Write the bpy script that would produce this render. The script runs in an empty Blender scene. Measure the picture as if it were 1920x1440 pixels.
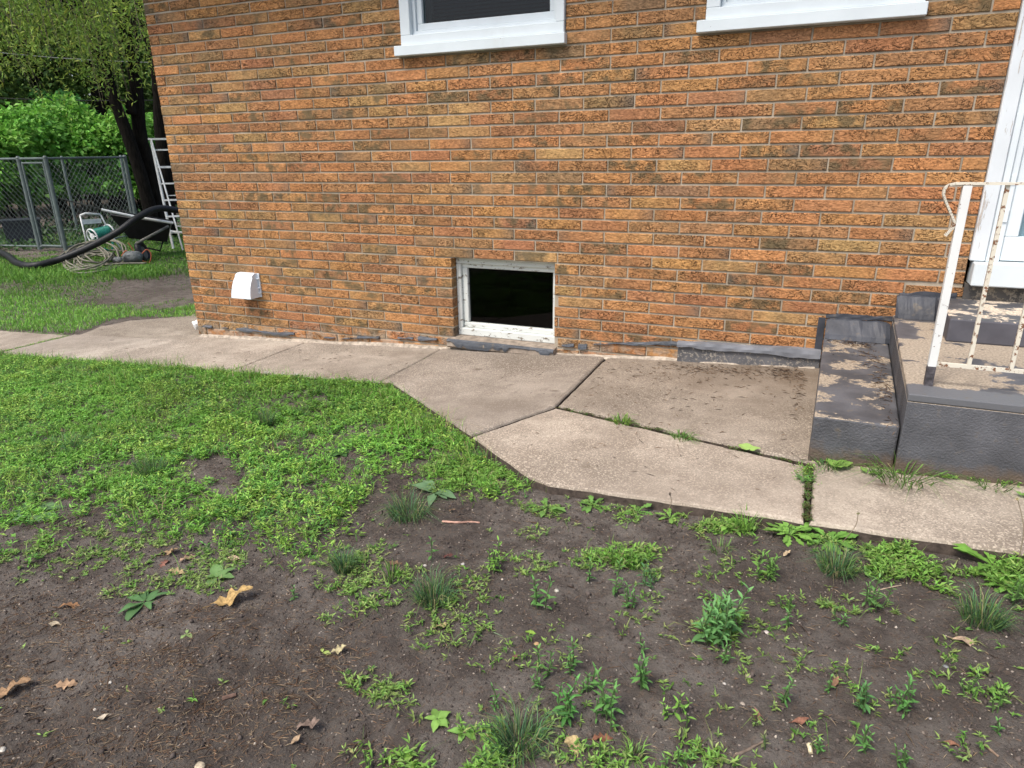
import bpy, math, random
import numpy as np
from mathutils import Matrix, Vector
# ------------------------------------------------------------------ camera, world, sun, exposure
scene = bpy.context.scene
COL = scene.collection
CAM = np.array([4.556, -3.9656, 1.3374]); YAW, PITCH, ROLL, FPX = -0.4104, 0.3324, -0.0144, 1262.64
cy_, sy_, cp_, sp_ = math.cos(YAW), math.sin(YAW), math.cos(PITCH), math.sin(PITCH)
FWD = np.array([sy_*cp_, cy_*cp_, -sp_]); _R = np.array([cy_, -sy_, 0.]); _U = np.cross(_R, FWD)
RGT = math.cos(ROLL)*_R + math.sin(ROLL)*_U; UPV = -math.sin(ROLL)*_R + math.cos(ROLL)*_U
cam = bpy.data.cameras.new('camera'); cam.sensor_width = 36; cam.lens = FPX/1920*36; cam.clip_end = 600; cam.clip_start = .05
co = bpy.data.objects.new('camera', cam); COL.objects.link(co); scene.camera = co
co.matrix_world = Matrix(((RGT[0], UPV[0], -FWD[0], CAM[0]), (RGT[1], UPV[1], -FWD[1], CAM[1]), (RGT[2], UPV[2], -FWD[2], CAM[2]), (0, 0, 0, 1)))
SUN_EL, SUN_AZ = 58, 205          # azimuth clockwise from +y: the sun stands in front of the wall, a little to the left
w = bpy.data.worlds.new("World"); scene.world = w; w.use_nodes = True
wn = w.node_tree; sky = wn.nodes.new('ShaderNodeTexSky'); sky.sky_type = 'NISHITA'; sky.sun_disc = False
sky.sun_elevation = math.radians(SUN_EL); sky.sun_rotation = math.radians(SUN_AZ); sky.dust_density = 4.0; sky.air_density = 1.0; sky.ozone_density = .6
bg = wn.nodes['Background']; wn.links.new(sky.outputs[0], bg.inputs[0]); bg.inputs[1].default_value = 0.15
sl = bpy.data.lights.new('sun', 'SUN'); sl.energy = 1.75; sl.angle = math.radians(14); sl.color = (1, .95, .88)
so = bpy.data.objects.new('sun', sl); COL.objects.link(so)
sd = Vector((math.sin(math.radians(SUN_AZ))*math.cos(math.radians(SUN_EL)), math.cos(math.radians(SUN_AZ))*math.cos(math.radians(SUN_EL)), math.sin(math.radians(SUN_EL))))
so.rotation_euler = sd.to_track_quat('Z', 'Y').to_euler(); so.location = (0, -10, 20)
scene.view_settings.view_transform = 'Standard'; scene.view_settings.look = 'None'; scene.view_settings.exposure = 0.72; scene.view_settings.gamma = 1
scene.render.engine = 'CYCLES'; scene.cycles.max_bounces = 6; scene.cycles.transparent_max_bounces = 12
rng = np.random.default_rng(7); random.seed(7)

# ------------------------------------------------------------------ geometry helpers
def ray(u, v):
    return FWD + RGT*(u-960)/FPX - UPV*(v-720)/FPX
def at_y(u, v, y): d = ray(u, v); return CAM + d*(y-CAM[1])/d[1]
def at_z(u, v, z): d = ray(u, v); return CAM + d*(z-CAM[2])/d[2]
def at_d(u, v, D): d = ray(u, v); return CAM + d*D/math.hypot(d[0], d[1])
def project(P):
    d = P - CAM; z = d@FWD; return 960+FPX*(d@RGT)/z, 720-FPX*(d@UPV)/z, z
H = .0677; BL = .2912; Z0 = 34*H     # brick course, brick length, height of bed joint number 0
def zslab(x):
    x = np.asarray(x, float); t = np.clip((x+4.)/1.8, 0, 1); lin = -.08+.0545*x
    far = np.maximum(lin, -.25); s = t*t*(3-2*t); return far*(1-s) + lin*s
def hash2(i, j, s):
    n = (i*374761393 + j*668265263 + s*1442695041) & 0x7fffffff
    n = ((n ^ (n >> 13))*1274126177) & 0x7fffffff
    return ((n ^ (n >> 16)) & 0xffff)/65535.
def vnoise(x, y, s=0):
    x = np.asarray(x, float); y = np.asarray(y, float)
    i = np.floor(x).astype(np.int64); j = np.floor(y).astype(np.int64); fx = x-i; fy = y-j
    fx = fx*fx*(3-2*fx); fy = fy*fy*(3-2*fy)
    return (hash2(i, j, s)*(1-fx)+hash2(i+1, j, s)*fx)*(1-fy) + (hash2(i, j+1, s)*(1-fx)+hash2(i+1, j+1, s)*fx)*fy
def fbm(x, y, o=4, s=0):
    a = 0; amp = .5; tot = 0
    for k in range(o): a = a+amp*vnoise(x*2**k, y*2**k, s+k*17); tot += amp; amp *= .5
    return a/tot
# outer edge of the walkway (world x, y)
DIAG0, DIAG1 = (2.36, -.76), (3.67, -1.745)
def slab_front(x):
    return np.where(x < DIAG0[0], -.775, np.where(x < DIAG1[0], DIAG0[1]+(x-DIAG0[0])*(DIAG1[1]-DIAG0[1])/(DIAG1[0]-DIAG0[0]), -1.775-.015*(x-3.67)))
def zsoil(x, y):
    x = np.asarray(x, float); y = np.asarray(y, float)
    d = slab_front(x)-y                           # >0 in the front yard
    drop = np.clip((x-1.6)/1.8, 0, 1)*.016+.026
    bumps = (fbm(x*2.2, y*2.2, 3, 3)-.5)*.05 + (fbm(x*9, y*9, 3, 9)-.5)*.034
    near = np.clip((CAM[0]+2.5-x)/1, 0, 1)*1.0
    fine = (fbm(x*38, y*38, 3, 21)-.5)*.016*np.clip(d/.1, 0, 1)
    fade = np.clip(np.abs(d)/.25, .25, 1)
    bumps = bumps - .022*np.exp(-(d/.045)**2)
    zf = zslab(x)-drop+bumps*fade+fine
    zb = zslab(x)-.035+(fbm(x*1.1, y*1.1, 3, 5)-.5)*.05
    under = zslab(x)-.085
    inslab = (d < -.03) & (y < .02) & (x > -6) | ((x > -1.35) & (y < .62) & (y > -.8) & (d < -.03))
    inhouse = (x > -.02) & (y > -.05)
    return np.where(d > -.03, zf, np.where(inslab | inhouse, under, zb))

def mesh_obj(name, V, F, mat=None, parent=None, colors=None, smooth=False, attrs=None, mats=None, fmat=None):
    """V (n,3); F list of index arrays shaped (m,k) or a list of tuples."""
    me = bpy.data.meshes.new(name)
    V = np.asarray(V, np.float32)
    if isinstance(F, list) and len(F) and isinstance(F[0], np.ndarray): groups = F
    else:
        me.from_pydata([tuple(map(float, q)) for q in V], [], [tuple(map(int, f)) for f in F]); groups = None
    if groups is not None:
        nl = sum(g.size for g in groups); nf = sum(len(g) for g in groups)
        me.vertices.add(len(V)); me.vertices.foreach_set('co', V.ravel())
        me.loops.add(nl); me.polygons.add(nf)
        me.loops.foreach_set('vertex_index', np.concatenate([g.ravel() for g in groups]).astype(np.int32))
        tot = np.concatenate([np.full(len(g), g.shape[1]) for g in groups]).astype(np.int32)
        st = np.concatenate([[0], np.cumsum(tot)[:-1]]).astype(np.int32)
        me.polygons.foreach_set('loop_start', st)
        try: me.polygons.foreach_set('loop_total', tot)
        except Exception: pass
        me.update(calc_edges=True)
    if colors is not None:
        a = me.color_attributes.new('col', 'FLOAT_COLOR', 'POINT'); c = np.ones((len(V), 4), np.float32); c[:, :3] = colors; a.data.foreach_set('color', c.ravel())
    if attrs:
        for k, val in attrs.items():
            a = me.attributes.new(k, 'FLOAT_VECTOR', 'POINT'); a.data.foreach_set('vector', np.asarray(val, np.float32).ravel())
    for m in (mats or ([mat] if mat else [])): me.materials.append(m)
    if fmat is not None: me.polygons.foreach_set('material_index', np.asarray(fmat, np.int32))
    if smooth: me.polygons.foreach_set('use_smooth', np.ones(len(me.polygons), bool))
    me.update(); me.validate()
    o = bpy.data.objects.new(name, me); COL.objects.link(o)
    if parent is not None: o.parent = parent
    return o
def place(o, parent, origin):
    """parent's origin sits at `origin`; child geometry is given in world space"""
    o.parent = parent; o.location = (-origin[0], -origin[1], -origin[2]); return o
def thing(name, label, cat, origin=(0, 0, 0), group=None):
    o = bpy.data.objects.new(name, None); COL.objects.link(o); o.empty_display_size = .1
    o.location = tuple(map(float, origin)); o['label'] = label; o['category'] = cat
    if group: o['group'] = group
    return o
def tag(o, label, cat, group=None, kind=None):
    if label: o['label'] = label
    if cat: o['category'] = cat
    if group: o['group'] = group
    if kind: o['kind'] = kind
    return o
class G:
    """collects shapes (world space) into one mesh"""
    def __init__(s): s.v = []; s.f = []
    def add(s, V, F):
        n = len(s.v); s.v += [tuple(map(float, q)) for q in V]; s.f += [tuple(n+i for i in f) for f in F]; return s
    def box(s, a, b, ch=0.):
        (x0, y0, z0), (x1, y1, z1) = a, b
        if ch <= 0:
            V = [(x0, y0, z0), (x1, y0, z0), (x1, y1, z0), (x0, y1, z0), (x0, y0, z1), (x1, y0, z1), (x1, y1, z1), (x0, y1, z1)]
            return s.add(V, [(0, 3, 2, 1), (4, 5, 6, 7), (0, 1, 5, 4), (1, 2, 6, 5), (2, 3, 7, 6), (3, 0, 4, 7)])
        c = min(ch, (x1-x0)*.45, (y1-y0)*.45, (z1-z0)*.45); V = []; F = []
        def idx(sx, sy, sz, ax): return ((sx*2+sy)*2+sz)*3+ax
        for sx in (0, 1):
            for sy in (0, 1):
                for sz in (0, 1):
                    p = ((x0, x1)[sx], (y0, y1)[sy], (z0, z1)[sz]); i = (1-2*sx, 1-2*sy, 1-2*sz)
                    for ax in range(3): V.append(tuple(p[k] if k == ax else p[k]+i[k]*c for k in range(3)))
        for ax in range(3):
            for sd_ in (0, 1):
                q = []
                for (m, n) in ((0, 0), (1, 0), (1, 1), (0, 1)):
                    t = [0, 0, 0]; t[ax] = sd_; t[(ax+1) % 3] = m; t[(ax+2) % 3] = n; q.append(idx(*t, ax))
                F.append(tuple(q if sd_ else q[::-1]))
        for ax in range(3):
            b_, c_ = (ax+1) % 3, (ax+2) % 3
            for m in (0, 1):
                for n in (0, 1):
                    t0 = [0, 0, 0]; t0[b_] = m; t0[c_] = n; t1 = list(t0); t1[ax] = 1
                    q = (idx(*t0, b_), idx(*t1, b_), idx(*t1, c_), idx(*t0, c_)); F.append(q if (m != n) else q[::-1])
        for sx in (0, 1):
            for sy in (0, 1):
                for sz in (0, 1):
                    q = tuple(idx(sx, sy, sz, k) for k in range(3)); F.append(q if (sx+sy+sz) % 2 == 0 else q[::-1])
        return s.add(V, F)
    def tube(s, pts, r, n=8, cap=True, wob=0.):
        P = [np.array(p, float) for p in pts]; m = len(P); rs = r if hasattr(r, '__len__') else [r]*m
        V = []; F = []; prev = None
        for i, p in enumerate(P):
            t = P[min(i+1, m-1)]-P[max(i-1, 0)]; t = t/(np.linalg.norm(t)+1e-12)
            if prev is None: a = np.cross(t, (0, 0, 1) if abs(t[2]) < .9 else (1, 0, 0))
            else: a = prev-t*(prev@t)
            a = a/(np.linalg.norm(a)+1e-12); b = np.cross(t, a); prev = a
            for k in range(n):
                an = 2*math.pi*k/n; rr = rs[i]*(1+wob*(random.random()-.5)); V.append(p+(a*math.cos(an)+b*math.sin(an))*rr)
        for i in range(m-1):
            for k in range(n):
                k2 = (k+1) % n; F.append((i*n+k, i*n+k2, (i+1)*n+k2, (i+1)*n+k))
        if cap: F.append(tuple(range(n))[::-1]); F.append(tuple((m-1)*n+k for k in range(n)))
        return s.add(V, F)
    def bar(s, p0, p1, w_, h_, up=(0, 0, 1)):
        p0 = np.array(p0, float); p1 = np.array(p1, float); t = p1-p0; t /= np.linalg.norm(t)
        a = np.cross(t, up)
        if np.linalg.norm(a) < 1e-3: a = np.cross(t, (1, 0, 0))
        a /= np.linalg.norm(a); b = np.cross(a, t); V = []
        for p in (p0, p1):
            for (m, n) in ((-1, -1), (1, -1), (1, 1), (-1, 1)): V.append(p+a*m*w_/2+b*n*h_/2)
        return s.add(V, [(3, 2, 1, 0), (4, 5, 6, 7), (0, 1, 5, 4), (1, 2, 6, 5), (2, 3, 7, 6), (3, 0, 4, 7)])
    def prism(s, poly, ztop, zbot):
        n = len(poly); V = [(x, y, ztop(x, y)) for x, y in poly]+[(x, y, zbot(x, y)) for x, y in poly]
        return s.add(V, [tuple(range(n)), tuple(range(2*n-1, n-1, -1))]+[(i, n+i, n+(i+1) % n, (i+1) % n) for i in range(n)])
    def obj(s, name, mat, parent=None, origin=None, smooth=False, bevel=0., **k):
        o = mesh_obj(name, s.v, s.f, mat, parent, smooth=smooth, **k)
        if origin is not None: o.location = (-origin[0], -origin[1], -origin[2])
        if bevel:
            b = o.modifiers.new('bevel', 'BEVEL'); b.width = bevel; b.segments = 2; b.limit_method = 'ANGLE'
        return o
def smooth_path(P, k=6):
    P = [np.array(p, float) for p in P]; out = []
    for i in range(len(P)-1):
        a, b, c, d = P[max(i-1, 0)], P[i], P[i+1], P[min(i+2, len(P)-1)]
        for j in range(k):
            t = j/k; out.append(.5*((2*b)+(-a+c)*t+(2*a-5*b+4*c-d)*t*t+(-a+3*b-3*c+d)*t**3))
    return out+[P[-1]]

# ------------------------------------------------------------------ materials
class NT:
    def __init__(s, name, rough=.8, spec=.25):
        s.m = bpy.data.materials.new(name); s.m.use_nodes = True; s.t = s.m.node_tree; s.b = s.t.nodes['Principled BSDF']
        s.b.inputs['Roughness'].default_value = rough; s.b.inputs['Specular IOR Level'].default_value = spec
    def n(s, kind, **k):
        x = s.t.nodes.new(kind)
        for a, b in k.items(): setattr(x, a, b)
        return x
    def l(s, a, b): s.t.links.new(a, b)
    def put(s, sock, val):
        if hasattr(val, 'is_linked') or hasattr(val, 'links'): s.l(val, sock)
        else:
            if isinstance(val, (tuple, list)) and len(val) == 3 and sock.type == 'RGBA': val = (*val, 1)
            sock.default_value = val
    def co(s, kind='Object', scale=(1, 1, 1), off=None):
        c = s.n('ShaderNodeTexCoord').outputs[kind]; mp = s.n('ShaderNodeMapping'); s.l(c, mp.inputs[0]); mp.inputs['Scale'].default_value = scale
        if off is not None: s.put(mp.inputs['Location'], off)
        return mp.outputs[0]
    def noise(s, scale, detail=4, rough=.55, co=None, dist=0.):
        x = s.n('ShaderNodeTexNoise'); x.inputs['Scale'].default_value = scale; x.inputs['Detail'].default_value = detail
        x.inputs['Roughness'].default_value = rough; x.inputs['Distortion'].default_value = dist
        s.l(co if co is not None else s.co(), x.inputs['Vector']); return x.outputs['Fac']
    def ramp(s, f, *st):
        r = s.n('ShaderNodeValToRGB'); s.l(f, r.inputs[0]); e = r.color_ramp.elements
        while len(e) < len(st): e.new(.5)
        for i, (p, c) in enumerate(st):
            e[i].position = p; e[i].color = (*c, 1) if isinstance(c, (tuple, list)) else (c, c, c, 1)
        return r.outputs[0]
    def mix(s, f, a, b, mode='MIX'):
        x = s.n('ShaderNodeMix', data_type='RGBA', blend_type=mode); s.put(x.inputs[0], f); s.put(x.inputs[6], a); s.put(x.inputs[7], b); return x.outputs[2]
    def math(s, op, a, b=0., c=0.):
        x = s.n('ShaderNodeMath', operation=op); s.put(x.inputs[0], a); s.put(x.inputs[1], b); s.put(x.inputs[2], c); return x.outputs[0]
    def bump(s, h, strength, dist, prev=None):
        b = s.n('ShaderNodeBump'); s.put(b.inputs['Strength'], strength); b.inputs['Distance'].default_value = dist; s.l(h, b.inputs['Height'])
        if prev is not None: s.l(prev, b.inputs['Normal'])
        return b.outputs[0]
    def fin(s, col=None, nrm=None, rough=None):
        if col is not None: s.put(s.b.inputs['Base Color'], col)
        if nrm is not None: s.l(nrm, s.b.inputs['Normal'])
        if rough is not None: s.put(s.b.inputs['Roughness'], rough)
        return s.m
def simple(name, col, rough=.6, var=.15, scale=20, bump=.2, bd=.002, spec=.3):
    m = NT(name, rough, spec); f = m.noise(scale, 4)
    c = m.mix(m.ramp(f, (.35, 0.), (.65, 1.)), tuple(x*(1-var) for x in col), tuple(min(1, x*(1+var)) for x in col))
    return m.fin(c, m.bump(m.noise(scale*4, 3), bump, bd) if bump else None)

def m_brick():
    m = NT('rug_face_brick', .9, .12)
    col = m.mix(.17, m.n('ShaderNodeAttribute', attribute_name='col').outputs['Color'], (.22, .17, .12))
    loc = m.n('ShaderNodeAttribute', attribute_name='loc').outputs['Vector']      # brick-local coordinates + random offset
    aux = m.n('ShaderNodeAttribute', attribute_name='aux').outputs['Vector']      # x: roughness of face, y: blotch amount, z: dark end
    sx = m.n('ShaderNodeSeparateXYZ'); m.l(aux, sx.inputs[0])
    def mp(sc):
        q = m.n('ShaderNodeMapping'); m.l(loc, q.inputs[0]); q.inputs['Scale'].default_value = sc; return q.outputs[0]
    def nz(sc, det=3, dist=0.):
        q = m.n('ShaderNodeTexNoise'); q.inputs['Scale'].default_value = 1; q.inputs['Detail'].default_value = det; q.inputs['Distortion'].default_value = dist; m.l(mp(sc), q.inputs['Vector']); return q.outputs['Fac']
    sl_ = m.n('ShaderNodeSeparateXYZ'); m.l(loc, sl_.inputs[0])
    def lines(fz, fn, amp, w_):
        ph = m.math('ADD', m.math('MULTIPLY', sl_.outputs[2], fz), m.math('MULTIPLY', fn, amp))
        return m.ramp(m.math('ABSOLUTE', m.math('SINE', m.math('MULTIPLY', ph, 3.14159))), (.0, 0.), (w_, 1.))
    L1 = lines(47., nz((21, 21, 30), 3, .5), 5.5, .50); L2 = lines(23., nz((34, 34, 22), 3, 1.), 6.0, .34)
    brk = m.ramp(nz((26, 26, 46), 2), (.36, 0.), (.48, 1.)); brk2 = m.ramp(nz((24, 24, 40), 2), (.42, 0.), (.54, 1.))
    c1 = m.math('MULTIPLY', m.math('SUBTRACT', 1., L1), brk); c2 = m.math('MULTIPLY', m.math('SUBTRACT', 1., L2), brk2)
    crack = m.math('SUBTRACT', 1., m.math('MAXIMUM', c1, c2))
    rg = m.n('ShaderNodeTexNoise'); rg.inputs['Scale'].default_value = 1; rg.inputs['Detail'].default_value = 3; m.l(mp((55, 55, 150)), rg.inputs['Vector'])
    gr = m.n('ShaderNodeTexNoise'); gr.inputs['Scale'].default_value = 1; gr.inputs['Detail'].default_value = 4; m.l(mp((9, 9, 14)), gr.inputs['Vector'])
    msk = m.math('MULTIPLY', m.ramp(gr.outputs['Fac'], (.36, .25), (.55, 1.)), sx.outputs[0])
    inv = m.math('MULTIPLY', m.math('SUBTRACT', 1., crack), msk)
    c = m.mix(m.math('MULTIPLY', inv, .86), col, (.062, .032, .017), 'MIX')  # shade in the cracks, with some dirt, painted into the brick colour
    fl = m.ramp(rg.outputs['Fac'], (.30, .76), (.7, 1.24))
    c = m.mix(1., c, fl, 'MULTIPLY'); c = m.mix(1., c, m.ramp(nz((60, 60, 120), 2), (.34, .78), (.66, 1.24)), 'MULTIPLY')
    bl = m.n('ShaderNodeTexNoise'); bl.inputs['Scale'].default_value = 1; bl.inputs['Detail'].default_value = 3; m.l(mp((14, 14, 16)), bl.inputs['Vector'])
    c = m.mix(m.math('MULTIPLY', m.ramp(bl.outputs['Fac'], (.45, 0.), (.62, 1.)), sx.outputs[1]), c, (.13, .105, .06))
    # grey flashed end of a few bricks
    c = m.mix(sx.outputs[2], c, (.10, .105, .095))
    sep = m.n('ShaderNodeSeparateXYZ'); m.l(m.co(), sep.inputs[0])
    # pale lime bloom and grime close to the paving
    low = m.math('SUBTRACT', sep.outputs[2], m.math('MULTIPLY', sep.outputs[0], .045))
    lo = m.math('MULTIPLY', m.ramp(low, (0., 1.), (.075, 0.)), m.ramp(m.noise(16, 4), (.42, 0.), (.56, .6)))
    c = m.mix(lo, c, (.38, .32, .25))
    h = m.math('ADD', m.math('MULTIPLY', inv, -1.), m.math('MULTIPLY', rg.outputs['Fac'], .35))
    nb = m.bump(h, 1., .007)
    nb = m.bump(m.noise(420, 2), .25, .001, nb)
    return m.fin(c, nb)
def m_mortar():
    m = NT('mortar', .95, .1)
    c = m.mix(m.ramp(m.noise(7, 4), (.35, 0.), (.65, 1.)), (.27, .235, .18), (.42, .365, .285))
    return m.fin(c, m.bump(m.noise(260, 3), .5, .002))
def m_concrete():
    m = NT('old_concrete', .92, .15)
    big = m.noise(1.6, 5, .6); mid = m.noise(7, 5, .6)
    c = m.mix(m.ramp(big, (.35, 0.), (.65, 1.)), (.225, .197, .165), (.395, .352, .300))
    c = m.mix(m.ramp(mid, (.38, .55), (.55, 0.)), c, (.21, .18, .15))
    st = m.noise(1.7, 5, .5, m.co('Object', (1, 1.7, 1), (3.1, 1.2, 0)))
    c = m.mix(m.ramp(st, (.50, 0.), (.62, .5)), c, (.19, .16, .13))
    sp = m.n('ShaderNodeTexVoronoi'); sp.inputs['Scale'].default_value = 210; m.l(m.co(), sp.inputs['Vector'])
    g = m.n('ShaderNodeSeparateColor'); m.l(sp.outputs['Color'], g.inputs[0])
    expo = m.ramp(m.noise(1.1, 3), (.38, .35), (.6, 1.))
    c = m.mix(m.math('MULTIPLY', m.ramp(g.outputs[0], (.70, 0.), (.80, .55)), expo), c, (.58, .52, .44))
    c = m.mix(m.math('MULTIPLY', m.ramp(g.outputs[1], (.74, 0.), (.82, .55)), expo), c, (.15, .13, .11))
    vd = m.n('ShaderNodeVectorMath', operation='DISTANCE'); m.l(m.co('Object', (1, 1.6, 0)), vd.inputs[0]); vd.inputs[1].default_value = (4.45, -.15, 0)
    dm = m.math('MULTIPLY', m.ramp(vd.outputs['Value'], (.25, 1.), (1.25, 0.)), m.ramp(m.noise(4.5, 5, .65), (.38, 1.), (.58, .25)))
    c = m.mix(m.math('MULTIPLY', dm, .62), c, (.17, .13, .095))
    d = m.n('ShaderNodeTexVoronoi'); d.inputs['Scale'].default_value = 2.9; m.l(m.co('Object', (1, 1.6, .2)), d.inputs['Vector'])
    c = m.mix(m.ramp(d.outputs['Distance'], (.03, .7), (.11, 0.)), c, (.11, .085, .065))
    nb = m.bump(m.noise(330, 3, .6), .6, .002); nb = m.bump(m.noise(3.5, 4), .3, .02, nb)
    c = m.mix(1., c, m.n('ShaderNodeAttribute', attribute_name='col').outputs['Color'], 'MULTIPLY')
    return m.fin(c, nb)
def m_paint(name, wear=.5, wcol=(.42, .35, .27), scale=5., bump=.35, bscale=70, paint=(.085, .088, .097), sc3=(1, 1, 1), bd=.004, edge=None, foot=None):
    m = NT(name, .6, .35)
    n_ = m.noise(scale, 7, .68, m.co('Object', sc3)); msk = m.ramp(n_, (wear, 0.), (wear+.02, 1.))
    pc = m.mix(m.ramp(m.noise(6, 4), (.35, 0.), (.65, 1.)), tuple(x*.75 for x in paint), tuple(x*1.35 for x in paint))
    if edge is not None:
        sp_ = m.n('ShaderNodeSeparateXYZ'); m.l(m.co(), sp_.inputs[0]); yv = m.math('ADD', sp_.outputs[1], m.math('MULTIPLY', m.noise(13, 5, .7), .09))
        k_ = m.ramp(m.math('MULTIPLY_ADD', yv, 1., 2.), (edge+.045+2-.004, 1.), (edge+.045+2+.004, 0.)); msk = m.math('MULTIPLY', msk, m.math('SUBTRACT', 1., k_)); pc = m.mix(k_, pc, (.12, .125, .135))
    if foot is not None:
        sp_ = m.n('ShaderNodeSeparateXYZ'); m.l(m.co(), sp_.inputs[0]); zv = m.math('ADD', sp_.outputs[2], m.math('MULTIPLY', m.noise(7, 6, .7), -.22))
        pc = m.mix(m.math('MULTIPLY', m.ramp(zv, (foot-.02, 1.), (foot+.03, 0.)), .8), pc, (.115, .082, .055))
    pc = m.mix(m.ramp(m.noise(24, 5), (.60, 0.), (.72, .5)), pc, (.15, .12, .08))
    wc = m.mix(m.ramp(m.noise(110, 3), (.35, 0.), (.65, 1.)), tuple(x*.65 for x in wcol), tuple(min(1, x*1.3) for x in wcol))
    c = m.mix(msk, pc, wc)
    nb = m.bump(m.noise(bscale, 3, .6), bump, bd); nb = m.bump(msk, .5, .0015, nb)
    return m.fin(c, nb, m.math('ADD', m.math('MULTIPLY', msk, .35), .52))
def m_white(name, col=(.72, .77, .80), peel=0., rough=.45, peelcol=(.16, .1, .07), scale=30, sc3=(1, 1, 1)):
    m = NT(name, rough, .4)
    c = m.mix(m.ramp(m.noise(5, 4), (.3, 0.), (.7, 1.)), tuple(x*.9 for x in col), col)
    c = m.mix(m.ramp(m.noise(3, 5, .7, m.co('Object', (1, 1, .3))), (.6, 0.), (.75, .25)), c, (.45, .46, .42))
    nb = m.bump(m.noise(40, 3), .12, .002)
    if peel:
        f = m.noise(scale, 6, .7, m.co('Object', sc3)); k = m.ramp(f, (1-peel, 0.), (1-peel+.015, 1.))
        c = m.mix(k, c, m.mix(m.noise(90, 2), peelcol, tuple(x*2 for x in peelcol))); nb = m.bump(k, .6, .0015, nb)
    return m.fin(c, nb)
def m_soil():
    m = NT('soil', .95, .12)
    c = m.mix(m.ramp(m.noise(1.3, 5, .6), (.35, 0.), (.65, 1.)), (.104, .090, .078), (.184, .163, .143))
    c = m.mix(m.ramp(m.noise(11, 5, .65), (.40, .6), (.56, 0.)), c, (.060, .047, .040))
    v = m.n('ShaderNodeTexVoronoi'); v.inputs['Scale'].default_value = 120; m.l(m.co(), v.inputs['Vector'])
    g = m.n('ShaderNodeSeparateColor'); m.l(v.outputs['Color'], g.inputs[0])
    grit = m.math('MULTIPLY', m.ramp(g.outputs[0], (.955, 0.), (.965, 1.)), m.ramp(v.outputs['Distance'], (.25, 1.), (.4, 0.)))
    c = m.mix(grit, c, (.42, .36, .30))
    c = m.mix(m.ramp(g.outputs[2], (.80, 0.), (.9, .35)), c, (.16, .115, .085))
    # short dead turf where the yard runs off at the back
    nb = m.bump(m.noise(55, 6, .75), 1., .02); nb = m.bump(m.noise(260, 3, .6), .6, .003, nb)
    return m.fin(c, nb)
def m_leafy(name, trans=.35, rough=.55, fixed=None, spec=.3, mot=False):
    m = NT(name, rough, spec)
    if fixed: c = m.mix(m.ramp(m.noise(60, 3), (.3, 0.), (.7, 1.)), tuple(x*.75 for x in fixed), tuple(x*1.25 for x in fixed))
    else: c = m.n('ShaderNodeAttribute', attribute_name='col').outputs['Color']
    if mot: c = m.mix(1., c, m.ramp(m.noise(90, 5, .7), (.32, .35), (.6, 1.1)), 'MULTIPLY')
    m.fin(c)
    tr = m.n('ShaderNodeBsdfTranslucent'); m.l(c, tr.inputs[0]); mx = m.n('ShaderNodeMixShader'); mx.inputs[0].default_value = trans
    m.l(m.b.outputs[0], mx.inputs[1]); m.l(tr.outputs[0], mx.inputs[2]); m.l(mx.outputs[0], m.t.nodes['Material Output'].inputs[0]); return m.m
def m_glass(name, tint=(.55, .62, .62), rough=.02, refl=.9):
    m = NT(name); t = m.t; tr = m.n('ShaderNodeBsdfTransparent'); tr.inputs[0].default_value = (*tint, 1)
    gl = m.n('ShaderNodeBsdfGlossy'); gl.inputs['Roughness'].default_value = rough; gl.inputs[0].default_value = (refl, refl, refl*1.05, 1)
    fr0 = m.n('ShaderNodeFresnel'); fr0.inputs[0].default_value = 1.5; gm = m.n('ShaderNodeNewGeometry'); fr = m.n('ShaderNodeMath', operation='MULTIPLY'); m.l(fr0.outputs[0], fr.inputs[0]); m.l(m.math('SUBTRACT', 1., gm.outputs['Backfacing']), fr.inputs[1]); mx = m.n('ShaderNodeMixShader')
    m.l(fr.outputs[0], mx.inputs[0]); m.l(tr.outputs[0], mx.inputs[1]); m.l(gl.outputs[0], mx.inputs[2]); m.l(mx.outputs[0], t.nodes['Material Output'].inputs[0]); return m.m
def m_bark(name, a=(.035, .028, .022), b=(.09, .075, .06)):
    m = NT(name, .95, .1); n_ = m.noise(9, 6, .65, m.co('Object', (4, 4, .7)))
    return m.fin(m.mix(m.ramp(n_, (.4, 0.), (.62, 1.)), a, b), m.bump(n_, 1., .03))
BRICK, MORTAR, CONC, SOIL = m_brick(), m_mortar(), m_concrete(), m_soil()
GREY_FRONT = m_paint('stucco_grey_paint', .78, bump=.8, bscale=130, bd=.006, foot=.115)
GREY_TOP = m_paint('worn_grey_paint', .525, scale=5.5, wcol=(.32, .265, .20), foot=None)
GREY_TOPW = m_paint('mostly_worn_grey_paint', .40, scale=3.4)
GREY_STRIP = m_paint('pale_grey_paint', .74, scale=14, paint=(.17, .18, .20), bump=.25)
TAR = m_paint('tar', .66, scale=16, paint=(.075, .084, .098), bump=1., bscale=60, bd=.007, wcol=(.26, .22, .17))
TARD = m_paint('dark_tar', .82, scale=20, paint=(.045, .05, .062), bump=.6, bscale=30)
VINYL = m_white('white_vinyl', (.70, .77, .80), 0)
SILLW = m_white('white_painted_sill', (.66, .73, .76), .30, scale=14)
PEEL = m_white('peeling_white_paint', (.66, .69, .66), .41, scale=22, peelcol=(.13, .11, .085), sc3=(1, 1, 2.2))
RAIL = m_white('rusty_white_railing_paint', (.74, .76, .74), .35, peelcol=(.10, .05, .03), scale=45)
RAILR = m_white('rustier_railing_paint', (.70, .66, .55), .44, peelcol=(.13, .06, .03), scale=55)
PLASTIC = simple('white_plastic', (.66, .71, .76), .35, .03, 6, .05)
STONE = simple('stone_sill', (.27, .225, .18), .9, .3, 25, .5, .003)
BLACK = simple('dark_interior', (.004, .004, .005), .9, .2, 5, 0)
GLASS = m_glass('window_glass', (.5, .58, .58), .02, .55); 
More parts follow.
